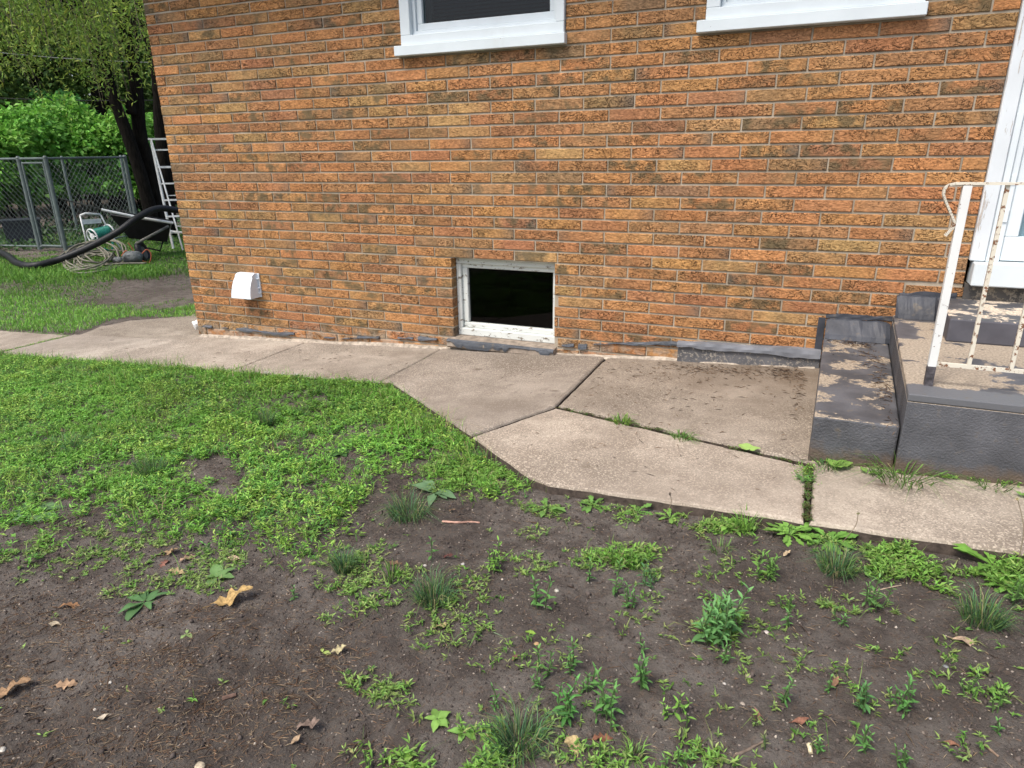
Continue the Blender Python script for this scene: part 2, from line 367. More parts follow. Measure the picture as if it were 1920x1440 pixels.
BLIND = simple('grey_blind', (.045, .055, .06), .6, .1, 10, 0)
GALV = simple('galvanised_steel', (.125, .155, .15), .45, .2, 12, .1)
RUBBER = simple('black_rubber', (.016, .017, .019), .5, .3, 30, .2)
WHITEM = simple('white_metal', (.72, .74, .73), .5, .12, 15, .1)
BARK = m_bark('dark_bark', (.007, .006, .005), (.020, .017, .014)); LEAF = m_leafy('leaf'); BLADE = m_leafy('grass_blade', .3, .5)
DEAD = m_leafy('dead_leaf', .15, .8, mot=True); STRAW = m_leafy('straw', .1, .85)
exec_parts = True

# ------------------------------------------------------------------ ground
def spaced(segs):
    out = []
    for a, b, st in segs: out += list(np.arange(a, b-1e-6, st))
    return np.array(out+[segs[-1][1]])
gx = spaced([(-150, -30, 12), (-30, -10, 1.), (-10, -2, .12), (-2, 1.5, .05), (1.5, 2.4, .025), (2.4, 6.2, .0125), (6.2, 10, .15), (10, 30, 2), (30, 150, 12)])
gy = spaced([(-150, -30, 12), (-30, -6, 2), (-6, -3.8, .1), (-3.8, -1.6, .0125), (-1.6, -.6, .025), (-.6, 6, .1), (6, 12, .4), (12, 30, 1.5), (30, 150, 12)])
X, Y = np.meshgrid(gx, gy); Zg = zsoil(X, Y); nx, ny = len(gx), len(gy)
I = np.arange(nx*ny).reshape(ny, nx); Q = np.stack([I[:-1, :-1], I[:-1, 1:], I[1:, 1:], I[1:, :-1]], -1).reshape(-1, 4)
gr = mesh_obj('ground', np.stack([X, Y, Zg], -1).reshape(-1, 3), [Q], SOIL, smooth=True); gr['kind'] = 'structure'
# ------------------------------------------------------------------ concrete path
pave = G()
PFM = []; PCL = []
def slab(poly, dz=0., th=.1, gap=.003, tone=(1, 1, 1)):
    # densify the rim and roughen it a little, then a top fan
    c = np.mean(poly, axis=0); P = []
    poly = [np.array(q, float) for q in poly]
    # inset
    n = len(poly); ins = []
    for i in range(n):
        a, b, d = poly[i-1], poly[i], poly[(i+1) % n]
        e1 = (b-a)/np.linalg.norm(b-a); e2 = (d-b)/np.linalg.norm(d-b); n1 = np.array([-e1[1], e1[0]]); n2 = np.array([-e2[1], e2[0]])
        s_ = n1+n2; s_ /= max(.3, s_@n1) ; ins.append(b+s_*gap)
    for i in range(n):
        a, b = ins[i], ins[(i+1) % n]; L_ = np.linalg.norm(b-a); k = max(1, int(L_/.02)); t = (b-a)/L_; nn = np.array([-t[1], t[0]])
        for j in range(k): q = a+(b-a)*j/k; P.append(q+nn*((fbm(q[0]*30, q[1]*30, 3, 4)-.35)*.005))
    P = np.array(P); m = len(P); cc = P.mean(0)
    rings = []; V = []; F = []
    nin = np.roll(P, -1, 0)-np.roll(P, 1, 0); nin = np.stack([-nin[:, 1], nin[:, 0]], 1); nin /= np.linalg.norm(nin, axis=1)[:, None]+1e-9
    for off, z in ((0, -th), (0, -.012), (.004, -.004), (.011, 0.)):
        q = P+nin*off; V += [(x, y, float(zslab(x))+z+dz+(float(fbm(x*14, y*14, 3, 8))-.5)*.007*(z > -.05)) for x, y in q]
    PCL.extend([tone]*(4*m))
    for r_ in range(3):
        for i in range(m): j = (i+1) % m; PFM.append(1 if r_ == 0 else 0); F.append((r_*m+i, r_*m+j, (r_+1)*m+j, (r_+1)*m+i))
    F.append(tuple(3*m+i for i in range(m))); PFM.append(0)
    pave.add(V, F)
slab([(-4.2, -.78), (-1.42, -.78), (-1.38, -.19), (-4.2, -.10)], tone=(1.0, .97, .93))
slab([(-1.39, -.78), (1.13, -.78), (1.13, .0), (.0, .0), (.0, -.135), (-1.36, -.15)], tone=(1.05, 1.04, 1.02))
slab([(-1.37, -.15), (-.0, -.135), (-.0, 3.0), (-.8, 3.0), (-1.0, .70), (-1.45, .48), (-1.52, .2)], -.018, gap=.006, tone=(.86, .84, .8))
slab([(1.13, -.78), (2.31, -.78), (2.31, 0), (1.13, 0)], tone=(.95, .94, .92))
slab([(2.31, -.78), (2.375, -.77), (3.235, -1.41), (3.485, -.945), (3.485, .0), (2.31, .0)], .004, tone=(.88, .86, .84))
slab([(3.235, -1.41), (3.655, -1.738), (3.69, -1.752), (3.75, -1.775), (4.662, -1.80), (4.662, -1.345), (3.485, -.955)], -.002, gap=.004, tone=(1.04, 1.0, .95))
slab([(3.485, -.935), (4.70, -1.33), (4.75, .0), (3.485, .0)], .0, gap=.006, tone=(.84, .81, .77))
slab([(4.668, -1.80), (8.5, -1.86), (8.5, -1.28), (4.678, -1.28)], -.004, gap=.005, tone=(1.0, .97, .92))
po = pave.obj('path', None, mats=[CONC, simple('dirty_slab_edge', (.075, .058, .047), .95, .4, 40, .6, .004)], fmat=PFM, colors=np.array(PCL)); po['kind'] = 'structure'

# ------------------------------------------------------------------ brick house
house = thing('brick_house', 'house with orange brown rough-faced brick walls, white windows and a white door', 'house')
OPEN = [(2.405, 3.135, .125, .677), (2.13, 3.19, 1.90, 3.0), (3.945, 4.93, 1.90, 3.0), (5.30, 6.55, .66, 3.0)]     # x0,x1,z0,z1
PAL = np.array([1.06, 1.13, 1.04])*np.array([(.44, .185, .075), (.47, .22, .085), (.41, .165, .073), (.38, .185, .085), (.46, .27, .12), (.31, .125, .066), (.26, .115, .068), (.33, .185, .09), (.25, .165, .09), (.17, .125, .085)])
PALM = PAL[:4].mean(0); PAL = PAL*.66+PALM*.34
PRO = np.array([.21, .17, .16, .13, .08, .09, .05, .07, .03, .02]); PRO = PRO/PRO.sum()
def brick_wall(name, length, ztop, kbot, openings, xf, seed, taper=False):
    """xf maps (s, depth, z) -> world. depth 0 = mortar plane, negative = out."""
    R = np.random.default_rng(seed); V = []; F = []; C = []; Lc = []; AX = []
    ncourse = int(ztop/H)
    for c in range(-kbot, ncourse):
        k = 33-c; z0, z1 = c*H+.0056, (c+1)*H-.0056
        off = (.0967 if k % 2 == 0 else .2435)
        heads = [0.]+[off+i*BL+R.uniform(-.006, .006) for i in range(0, int(length/BL)+2)]
        heads = [h for h in heads if h < length]+[length]
        for i in range(len(heads)-1):
            segs = [(heads[i], heads[i+1])]
            for (x0, x1, q0, q1) in openings:
                if z1 > q0+.02 and z0 < q1-.02:
                    ns = []
                    for a, b in segs:
                        if b <= x0 or a >= x1: ns.append((a, b)); continue
                        if a < x0: ns.append((a, x0))
                        if b > x1: ns.append((x1, b))
                    segs = ns
            for a, b in segs:
                g0 = .0045 if a > 1e-4 and all(abs(a-o[1]) > 1e-4 for o in openings) else 0
                g1 = .0045 if b < length-1e-4 and all(abs(b-o[0]) > 1e-4 for o in openings) else 0
                a2, b2 = a+g0, b-g1
                if b2-a2 < .02: continue
                za, zb = z0, z1
                for (x0, x1, q0, q1) in openings:
                    if a2 < x1 and b2 > x0:
                        if zb > q0 and za < q0: zb = q0
                        if za < q1 and zb > q1: za = q1
                if zb-za < .012: continue
                d = -.0065+R.uniform(-.0016, .0016); ch = .003; j = lambda: R.uniform(-.0012, .0012)
                t = R.uniform(-.0012, .0012); n = len(V)
                outer = [(a2, za), (b2, za+t), (b2, zb+t), (a2, zb)]
                inner = [(a2+ch+j(), za+ch+j()), (b2-ch+j(), za+ch+j()+t), (b2-ch+j(), zb-ch+j()+t), (a2+ch+j(), zb-ch+j())]
                p = int(R.choice(len(PAL), p=PRO)); col = PAL[p]*R.uniform(.88, 1.12)*R.uniform(.95, 1.05, 3); cE = [col*(1-m_)+PAL[int(R.choice(len(PAL), p=PRO))]*m_ for m_ in R.uniform(0, .75, 2)]; cq = [cE[0], col, col*.6+cE[1]*.4, cE[1]]
                ofs = R.uniform(0, 50, 3); rough = float(R.choice([1., .75, .4], p=[.55, .25, .2])); bl = R.choice([0, .35, .8], p=[.5, .3, .2])
                de = R.random(); e0 = e1 = 0.
                if de < .07: e0 = R.uniform(.3, .7)
                elif de < .14: e1 = R.uniform(.3, .7)
                ring = [outer, [(x, z) for x, z in outer], inner]
                # a column in the middle lets the flashed end fade along the brick
                xm = [a2, a2+(b2-a2)*.3, a2+(b2-a2)*.7, b2]; em = [e0, e0*.25, e1*.25, e1]
                rows = []
                for (dep, zz0, zz1, insx) in ((.1, za, zb, 0), (d+.003, za, zb, 0), (d, za+ch, zb-ch, ch)):
                    for zz, s_ in ((zz0, 0), (zz1, 1)):
                        for q in range(4):
                            x = xm[q]+(insx if q == 0 else -insx if q == 3 else 0)+(j() if dep < .05 else 0)*.6
                            zz_ = zz+t*(q/3)+(j()*.6 if dep < .05 else 0)
                            V.append(xf(x, dep, zz_)); C.append(cq[q]); Lc.append((x+ofs[0], dep+ofs[1], zz_+ofs[2])); AX.append((rough, bl, em[q]))
                B, M_, T = n, n+8, n+16     # each: 4 bottom, 4 top
                for q in range(3):
                    F.append((T+q, T+q+1, T+4+q+1, T+4+q)); F.append((M_+q, M_+q+1, T+q+1, T+q)); F.append((T+4+q, T+4+q+1, M_+4+q+1, M_+4+q))
                    F.append((B+q, B+q+1, M_+q+1, M_+q)); F.append((M_+4+q, M_+4+q+1, B+4+q+1, B+4+q))
                F.append((M_, T, T+4, M_+4)); F.append((M_+3, M_+7, T+7, T+3)); F.append((B, M_, M_+4, B+4)); F.append((B+3, B+7, M_+7, M_+3))
    # mortar sheet with the openings cut out, and mortar in the reveals
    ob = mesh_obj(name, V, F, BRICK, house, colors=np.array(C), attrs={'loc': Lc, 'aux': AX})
    xs = sorted({0., length}|{o[i] for o in openings for i in (0, 1)}); zs = sorted({-kbot*H, ztop}|{min(o[i], ztop) for o in openings for i in (2, 3)})
    g = G()
    def inside(x, z): return any(o[0] < x < o[1] and o[2] < z < o[3] for o in openings)
    for i in range(len(xs)-1):
        for q in range(len(zs)-1):
            if inside((xs[i]+xs[i+1])/2, (zs[q]+zs[q+1])/2): continue
            g.add([xf(xs[i], 0, zs[q]), xf(xs[i+1], 0, zs[q]), xf(xs[i+1], 0, zs[q+1]), xf(xs[i], 0, zs[q+1])], [(0, 1, 2, 3)])
    for (x0, x1, q0, q1) in openings:
        q1 = min(q1, ztop); e = .0015
        for A in ([(x0-e, 0), (x0-e, .1)], [(x1+e, .1), (x1+e, 0)]):
            g.add([xf(A[0][0], A[0][1], q0), xf(A[1][0], A[1][1], q0), xf(A[1][0], A[1][1], q1), xf(A[0][0], A[0][1], q1)], [(0, 1, 2, 3)])
        g.add([xf(x0, 0, q1+e), xf(x1, 0, q1+e), xf(x1, .1, q1+e), xf(x0, .1, q1+e)], [(0, 1, 2, 3)])
    g.obj('mortar', MORTAR, ob)
    return ob
WT = 44*H
front = brick_wall('wall', 9.0, WT, 6, OPEN, lambda s, d, z: (s, d, z), 11)
side = brick_wall('wall', 7.0, WT, 8, [], lambda s, d, z: (d+.0065-.0065, s+.001, z), 12)
# back/right closing walls and roof with eaves (above the picture)
g = G(); g.box((.1, 6.9, -.5), (9., 7., WT)); g.box((8.9, .1, -.5), (9., 6.9, WT)); g.box((.1, .11, -.5), (.12, 6.9, WT)); g.obj('wall', MORTAR, house)
g = G(); e = .55; z = WT+.002
g.add([(-e, -e, z), (9+e, -e, z), (9+e, 7+e, z), (-e, 7+e, z), (-e, -e, z+.16), (9+e, -e, z+.16), (9+e, 7+e, z+.16), (-e, 7+e, z+.16), (1.5, 3.5, z+1.6), (7.5, 3.5, z+1.6)],
      [(0, 3, 2, 1), (0, 1, 5, 4), (1, 2, 6, 5), (2, 3, 7, 6), (3, 0, 4, 7), (4, 5, 9, 8), (6, 7, 8, 9), (5, 6, 9), (7, 4, 8)])
g.obj('roof', simple('roof_shingles', (.12, .105, .095), .9, .3, 9, .6, .01), house)

def peeled_strip(x0, x1, zlo, zhi, y0, mat, name, amp=.012, seed=1, step=.012, th=.008):
    xs = np.arange(x0, x1, step); V = []; F = []
    for i, x in enumerate(xs):
        a = zlo(x)-(fbm(np.array(x*9.), np.array(seed*3.), 4, seed)-.5)*2*amp; b = zhi(x)+(fbm(np.array(x*7.), np.array(seed*5.), 4, seed+9)-.5)*2*amp
        if b-a < .002: b = a+.002
        a, b = float(a), float(b); m_ = .0035
        V += [(x, -.0005+y0*0, a), (x, y0-th, a+m_), (x, y0-th-.002*math.sin(x*60), (a+b)/2), (x, y0-th*.6, b-m_), (x, -.0005, b)]
    for i in range(len(xs)-1):
        for k in range(4): F.append((i*5+k, i*5+5+k, i*5+6+k, i*5+1+k))
    F.append((0, 1, 2, 3, 4)); n = (len(xs)-1)*5; F.append((n+4, n+3, n+2, n+1, n))
    return mesh_obj(name, V, F, mat, house)
L = lambda *pts: (lambda x: float(np.interp(x, [p_[0] for p_ in pts], [p_[1] for p_ in pts])))
# tar band: thin broken pieces on the left, a continuous flap and skirting on the right
for i, (a, b, dz, t) in enumerate([(.07, .17, 0, .014), (.28, .34, 0, .016), (.43, 1.02, -.002, .022), (1.30, 1.40, -.004, .012), (1.46, 1.62, -.006, .016), (1.60, 1.80, .002, .016), (1.95, 2.08, .0, .012), (2.12, 2.28, -.004, .018), (3.19, 3.27, .0, .016), (3.30, 3.36, -.004, .018)]):
    zb = L((0, .012), (1.2, .030), (2.3, .112), (3.4, .168))
    peeled_strip(a, b, lambda x: zb(x)+dz-t*.6, lambda x: zb(x)+dz+t*.6, -.010, TAR, 'tar_patch', .017, 3+i, step=.008, th=.011)
peeled_strip(3.40, 3.94, L((3.4, .178), (3.9, .225)), L((3.4, .190), (3.9, .250)), -.010, TAR, 'tar_patch', .010, 31)
peeled_strip(3.92, 4.70, L((3.9, .222), (4.7, .232)), L((3.9, .258), (4.7, .285)), -.030, GREY_STRIP, 'tar_flap', .010, 41, th=.012)
g = G(); g.add([(3.925, -.001, .10), (4.70, -.001, .10), (4.70, -.034, .10), (3.925, -.034, .10), (3.925, -.001, .235), (4.70, -.001, .240), (4.70, -.026, .238), (3.925, -.026, .232)],
      [(0, 1, 2, 3), (4, 7, 6, 5), (3, 2, 6, 7), (0, 3, 7, 4), (1, 5, 6, 2)]); g.obj('skirting', m_paint('skirting_paint', .55, scale=60, paint=(.10, .10, .105), wcol=(.25, .23, .2)), house)
peeled_strip(4.70, 5.03, L((4.6, .455), (5.1, .462)), L((4.6, .478), (5.1, .492)), -.0085, TARD, 'tar_patch', .014, 51, th=.003)
peeled_strip(5.03, 5.29, L((5., .600), (5.3, .606)), L((5., .628), (5.3, .640)), -.0085, TARD, 'tar_patch', .016, 52, th=.003)
peeled_strip(4.665, 4.705, L((4., .25), (5.3, .25)), L((4., .46), (5.3, .46)), -.0085, TARD, 'tar_patch', .012, 53, th=.003, step=.006)
# mortar fillet between wall and paving
V = []; F = []; xs = np.arange(.02, 4.69, .02)
for i, x in enumerate(xs):
    zz = float(zslab(x)); hgt = .004+.022*float(fbm(np.array(x*5.), np.array(2.), 4, 77)); dp = .012+.03*float(fbm(np.array(x*6.), np.array(9.), 4, 78))
    V += [(x, -.0066, zz+hgt), (x, -.012, zz+hgt*.8), (x, -dp, zz+.006), (x, -dp-.01, zz-.008)]
for i in range(len(xs)-1):
    for k in range(3): F.append((i*4+k, i*4+k+1, i*4+5+k, i*4+4+k))
mesh_obj('mortar_fillet', V, F, simple('pale_mortar', (.36, .31, .25), .95, .35, 30, .7, .006), house)

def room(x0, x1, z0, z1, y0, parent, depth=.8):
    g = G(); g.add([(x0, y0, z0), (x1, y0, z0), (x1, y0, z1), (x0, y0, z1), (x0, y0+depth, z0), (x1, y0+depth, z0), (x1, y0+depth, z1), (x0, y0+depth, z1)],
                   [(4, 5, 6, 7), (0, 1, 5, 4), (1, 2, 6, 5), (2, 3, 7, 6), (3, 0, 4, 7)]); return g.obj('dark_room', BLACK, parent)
def frame_ring(g, x0, x1, z0, z1, wl, wr, wb, wt, y0, y1, ch=.003):
    g.box((x0, y0, z0), (x1, y1, z0+wb), ch); g.box((x0, y0, z1-wt), (x1, y1, z1), ch)
    g.box((x0, y0+.001, z0+wb), (x0+wl, y1, z1-wt), ch); g.box((x1-wr, y0+.001, z0+wb), (x1, y1, z1-wt), ch)
def upper_window(x0, x1, label):
    w_ = G(); frame_ring(w_, x0+.004, x1-.004, 1.958, 2.94, .068, .05, .055, .06, -.028, .06)
    win = w_.obj('window', VINYL, house); win['label'] = label
    s = G(); s.box((x0-.035, -.052, 1.900), (x1+.008, .02, 1.956), .003); s.obj('sill', SILLW, win)
    f = G(); frame_ring(f, x0+.073, x1-.055, 2.014, 2.88, .022, .020, .022, .02, .006, .07, .002)
    frame_ring(f, x0+.096, x1-.076, 2.037, 2.86, .036, .030, .040, .04, .022, .075, .003); f.obj('sash', VINYL, win)
    p = G(); p.box((x0+.13, .045, 2.074), (x1-.104, .049, 2.82)); p.obj('pane', GLASS, win)
    b = G()
    z = 2.08
    while z < 2.80: b.add([(x0+.15, .085, z), (x1-.12, .085, z), (x1-.12, .105, z+.016), (x0+.15, .105, z+.016)], [(0, 1, 2, 3)]); z += .02
    b.obj('blind', BLIND, win); b = G(); b.bar((x0+.15, .10, 2.076), (x0+.15, .10, 2.82), .03, .03); b.obj('screen_edge', simple('dark_frame', (.10, .09, .09), .6), win)
    room(x0+.10, x1-.08, 2.03, 2.88, .08, win)
upper_window(2.13, 3.19, 'white framed upper window with a dark pane, above the basement window')
upper_window(3.945, 4.93, 'white framed upper window nearest the door, only its sill and bottom in view')
# basement window
bw = G(); frame_ring(bw, 2.407, 3.133, .140, .675, .034, .03, .050, .042, .055, .12, .004)
bwo = bw.obj('basement_window', PEEL, house); bwo['label'] = 'basement window with peeling white wooden frame and black pane'
f = G(); frame_ring(f, 2.441, 3.103, .190, .633, .038, .011, .036, .030, .078, .13, .004); f.obj('sash', PEEL, bwo)
p = G(); p.box((2.476, .106, .222), (3.094, .110, .606)); p.obj('pane', m_glass('dusty_glass', (.3, .33, .33), refl=.35), bwo); room(2.42, 3.12, .16, .66, .128, bwo)
g = G(); V = []; F = []; xs = np.linspace(2.372, 3.150, 40)
for i, x in enumerate(xs):
    r_ = (fbm(np.array(x*12), np.array(1.), 4, 5)-.5)*.012; V += [(x, .10, .140), (x, .05, .139), (x, -.045+r_, .134+.5*r_), (x, -.058+r_, .127), (x, -.060+r_, .085-r_), (x, -.045, .072), (x, 0, .070), (x, .1, .070)]
for i in range(39):
    for k in range(8): F.append((i*8+k, i*8+(k+1) % 8, i*8+8+(k+1) % 8, i*8+8+k))
F.append(tuple(range(8))[::-1]); F.append(tuple(39*8+k for k in range(8)))
mesh_obj('sill', V, F, STONE, bwo, smooth=False)
def sill_tar():
    V = []; F = []; xs = np.linspace(2.374, 3.148, 70)
    for x in xs:
        n_ = float(fbm(np.array(x*14), np.array(4.), 4, 6)); n2 = float(fbm(np.array(x*9), np.array(7.), 4, 66))
        lo = .122-.044*min(1, max(.08, (n_-.3)*3.2)); up = -.054+.010*n2
        V += [(x, up, .1345), (x, -.0635, .126), (x, -.067, (.126+lo)/2), (x, -.0645, lo)]
    for i in range(len(xs)-1):
        for k in range(3): F.append((i*4+k, i*4+k+1, i*4+5+k, i*4+4+k))
    mesh_obj('tar_patch', V, F, TAR, bwo)
sill_tar()
# white vent hood
vent = G(); V = []; F = []
prof = [(0, .482), (-.035, .484), (-.062, .470), (-.066, .452), (-.085, .425), (-.103, .385), (-.115, .34), (-.12, .302), (0, .302)]
for x, sx in ((.548, 0), (.718, 1)):
    for (y, z) in prof: V.append((x+((.012 if z < .46 else 0)*(1 if sx == 0 else -1)*-1*(.48-z)/.18), y, z))
n = len(prof); F = [(i, n+i, n+i+1, i+1) for i in range(n-2)]+[tuple(range(n))[::-1], tuple(range(n, 2*n))]
vent.add(V, F); vent.box((.540, -.012, .296), (.548, 0, .48), .001); vent.box((.728, -.016, .30), (.738, 0, .478), .002); vent.box((.543, -.010, .298), (.735, -.001, .484), .003)
for z in (.33, .37, .44): vent.box((.722, -.03, z), (.742, -.012, z+.007), .001)
vo = vent.obj('vent_hood', PLASTIC, house, bevel=.002); 
# downspout at the far left corner
dsp = G()
for i in range(12):
    pass
dsp.box((-.085, .30, .14), (-.01, .37, 2.9), .006)
pts = smooth_path([(-.05, .33, .16), (-.06, .31, .05), (-.10, .22, .005), (-.17, .10, -.035)], 8)
for i, pnt in enumerate(pts): pass
dsp.tube(pts, [.036+.004*(i % 2) for i in range(len(pts))], 10)
dso = dsp.obj('downspout', m_white('white_downspout', (.75, .77, .76), .36, scale=60, peelcol=(.15, .15, .15)), house)
# door
dr = G(); dr.box((5.302, -.030, .800), (5.366, .06, 2.95), .004); casing = dr.obj('door_casing', m_white('weathered_casing', (.68, .73, .76), .42, scale=9, peelcol=(.30, .27, .24), sc3=(6, 6, .5)), house)
dr = G(); dr.box((5.369, -.020, .797), (5.398, .07, 2.92), .003); dr.box((5.401, -.006, .797), (5.428, .07, 2.92), .003); dr.box((6.42, -.006, .797), (6.55, .07, 2.92), .003); dr.obj('door_frame', VINYL, house)
dr = G(); frame_ring(dr, 5.431, 6.415, .802, 2.90, .055, .06, .115, .1, .004, .05, .004)
dor = dr.obj('door', VINYL, house); dor['label'] = 'white storm door with a tall glass pane'
p = G(); p.box((5.487, .024, .918), (6.354, .028, 2.799)); p.obj('pane', m_glass('door_glass', (.8, .86, .88)), dor)
p = G(); p.box((5.45, .056, .84), (6.39, .060, 2.87)); p.obj('inner_door', simple('pale_inner_door', (.62, .70, .72), .5, .15, 3, .1), dor)
p = G(); arc = [(5.50+.12*math.cos(t), .052, 1.10+.16*math.sin(t)) for t in np.linspace(0.2, 1.9, 12)]; p.tube(arc, .006, 6); p.tube([(5.49, .052, 1.24), (5.62, .052, 1.17), (5.9, .052, 1.15)], .005, 6)
p.tube([(5.49, .052, 1.02), (5.9, .052, 1.02)], .003, 6); p.obj('glass_ornament', VINYL, dor)
h_ = G(); h_.box((5.404, -.012, 1.16), (5.424, -.006, 1.20), .001); h_.obj('hinge', VINYL, dor)
h_ = G(); h_.box((5.404, -.012, .985), (5.424, -.006, 1.045), .001); h_.obj('hinge', VINYL, dor)
dr = G(); dr.box((5.318, -.075, .684), (6.57, .05, .797), .005); dr.obj('threshold', SILLW, house)
g = G(); g.box((5.306, -.012, .58), (6.55, .09, .683)); g.obj('foundation', m_paint('rough_foundation', .5, scale=9, paint=(.07, .065, .06), wcol=(.22, .19, .15)), house)

# ------------------------------------------------------------------ concrete steps
steps = thing('concrete_steps', 'dark grey painted concrete steps with worn patches, below the white door', 'steps', (4.66, -.65, .15))
OS = (4.66, -.65, .15)
def block(name, pts8, mats, fm, bevel=.008):
    V = pts8; F = [(0, 3, 2, 1), (4, 5, 6, 7), (0, 1, 5, 4), (1, 2, 6, 5), (2, 3, 7, 6), (3, 0, 4, 7)]
    o = mesh_obj(name, V, F, None, steps, mats=mats, fmat=fm); o.location = tuple(-np.array(OS)); b = o.modifiers.new('bevel', 'BEVEL'); b.width = bevel; b.segments = 2; return o
def hexa(x0, x1, x0b, x1b, y0, y1, z0, z1): return [(x0, y0, z0), (x1, y0, z0), (x1b, y1, z0), (x0b, y1, z0), (x0, y0, z1), (x1, y0, z1), (x1b, y1, z1), (x0b, y1, z1)]
block('low_step', hexa(4.660, 4.952, 4.705, 5.015, -1.305, -.007, .02, .362), [GREY_FRONT, GREY_TOP], [0, 1, 0, 0, 0, 0])
block('platform', hexa(4.955, 7.2, 5.018, 7.2, -1.33, -.007, .02, .470), [GREY_FRONT, GREY_TOPW], [0, 1, 0, 0, 0, 0], .003)
g = G(); g.add(hexa(4.9545, 7.2, 5.0185, 7.2, -1.3305, -.007, .472, .5), [(0, 3, 2, 1), (4, 5, 6, 7), (0, 1, 5, 4), (1, 2, 6, 5), (2, 3, 7, 6), (3, 0, 4, 7)]); g.obj('tread', m_paint('worn_tread', .45, scale=3.0, paint=(.10, .10, .11), wcol=(.34, .285, .22), edge=-1.205), steps, OS, bevel=.004)
block('upper_step', hexa(5.185, 7.2, 5.20, 7.2, -.50, -.007, .499, .607), [simple('smooth_grey_paint', (.085, .085, .10), .55, .15, 8, .1), m_paint('peeling_step_top', .50, scale=6, wcol=(.55, .47, .37))], [0, 1, 0, 0, 0, 0])
def cant(x0, x1, zb, zt, dep, seed):
    V = []; F = []; n = 14
    for i in range(n+1):
        x = x0+(x1-x0)*i/n; r_ = (float(fbm(np.array(x*20), np.array(seed*1.), 3, seed))-.5)
        e_ = .012*(i in (0, n))
        V += [(x, -.0068, zt+r_*.02-e_), (x, -.022, zt-.006+r_*.02-e_), (x, -dep+.012+r_*.01+e_, zb+.028), (x, -dep+r_*.012+e_, zb+.003)]
    for i in range(n):
        for k in range(3): F.append((i*4+k, i*4+k+1, i*4+5+k, i*4+4+k))
    F.append((3, 2, 1, 0)); m_ = n*4; F.append((m_, m_+1, m_+2, m_+3))
    o = mesh_obj('tar_fillet', V, F, TARD, steps, smooth=False); o.location = tuple(-np.array(OS))
cant(4.705, 5.014, .362, .462, .10, 3); cant(5.02, 5.205, .4985, .615, .085, 7)
# ------------------------------------------------------------------ railing
RO = (5.034, -1.20, .5)
rail = thing('iron_railing', 'white painted iron handrail with rust spots, standing on the concrete steps', 'railing', RO)
def ry(u, v, y=-1.2): return at_y(u, v, y)
pt, pb = ry(1808, 346), np.array([5.034, -1.2, .5]); pt = np.array([pt[0]*.5+5.034*.5, -1.2, pt[2]])
zt_ = float(ry(1808, 344)[2]); zb_ = float(ry(1800, 686)[2])
XP = 5.030
g = G(); g.bar((XP, -1.2, .575), (XP, -1.2, zt_-.006), .026, .026, (0, 1, 0)); g.obj('post', RAIL, rail, RO)
g = G(); g.bar((XP, -1.2, .499), (XP, -1.2, .575), .027, .027, (0, 1, 0)); g.obj('post_foot', simple('rusty_post_foot', (.07, .065, .07), .7, .5, 60, .6), rail, RO)
top = G(); tp = [ry(1772, 442), ry(1780, 433), ry(1787, 425), ry(1788, 414), ry(1780, 394), ry(1772, 375), ry(1769, 362), ry(1776, 349), ry(1793, 344)]
tp = smooth_path(tp, 4); Xe = np.array([7.0, -1.2, zt_+.002])
for i in range(len(tp)-1): top.bar(tp[i], tp[i+1]+(tp[i+1]-tp[i])*.15, .024, .007, tuple(np.cross(tp[i+1]-tp[i], (0, 1, 0))))
top.bar(tp[-1], Xe, .028, .008); top.obj('top_rail', RAILR, rail, RO)
g = G(); g.bar((XP, -1.2, zb_), (7.0, -1.2, zb_), .012, .014); g.obj('bottom_rail', RAILR, rail, RO)
xb = ry(1826, 640)[0]; sp = float(ry(1908, 640)[0])-float(xb)
for i in range(12):
    x = float(xb)+i*sp
    if x > 6.95: break
    g = G(); g.bar((x, -1.2, zb_), (x, -1.2, zt_-.002), .0125, .0125, (0, 1, 0)); g.obj('baluster', RAILR, rail, RO)
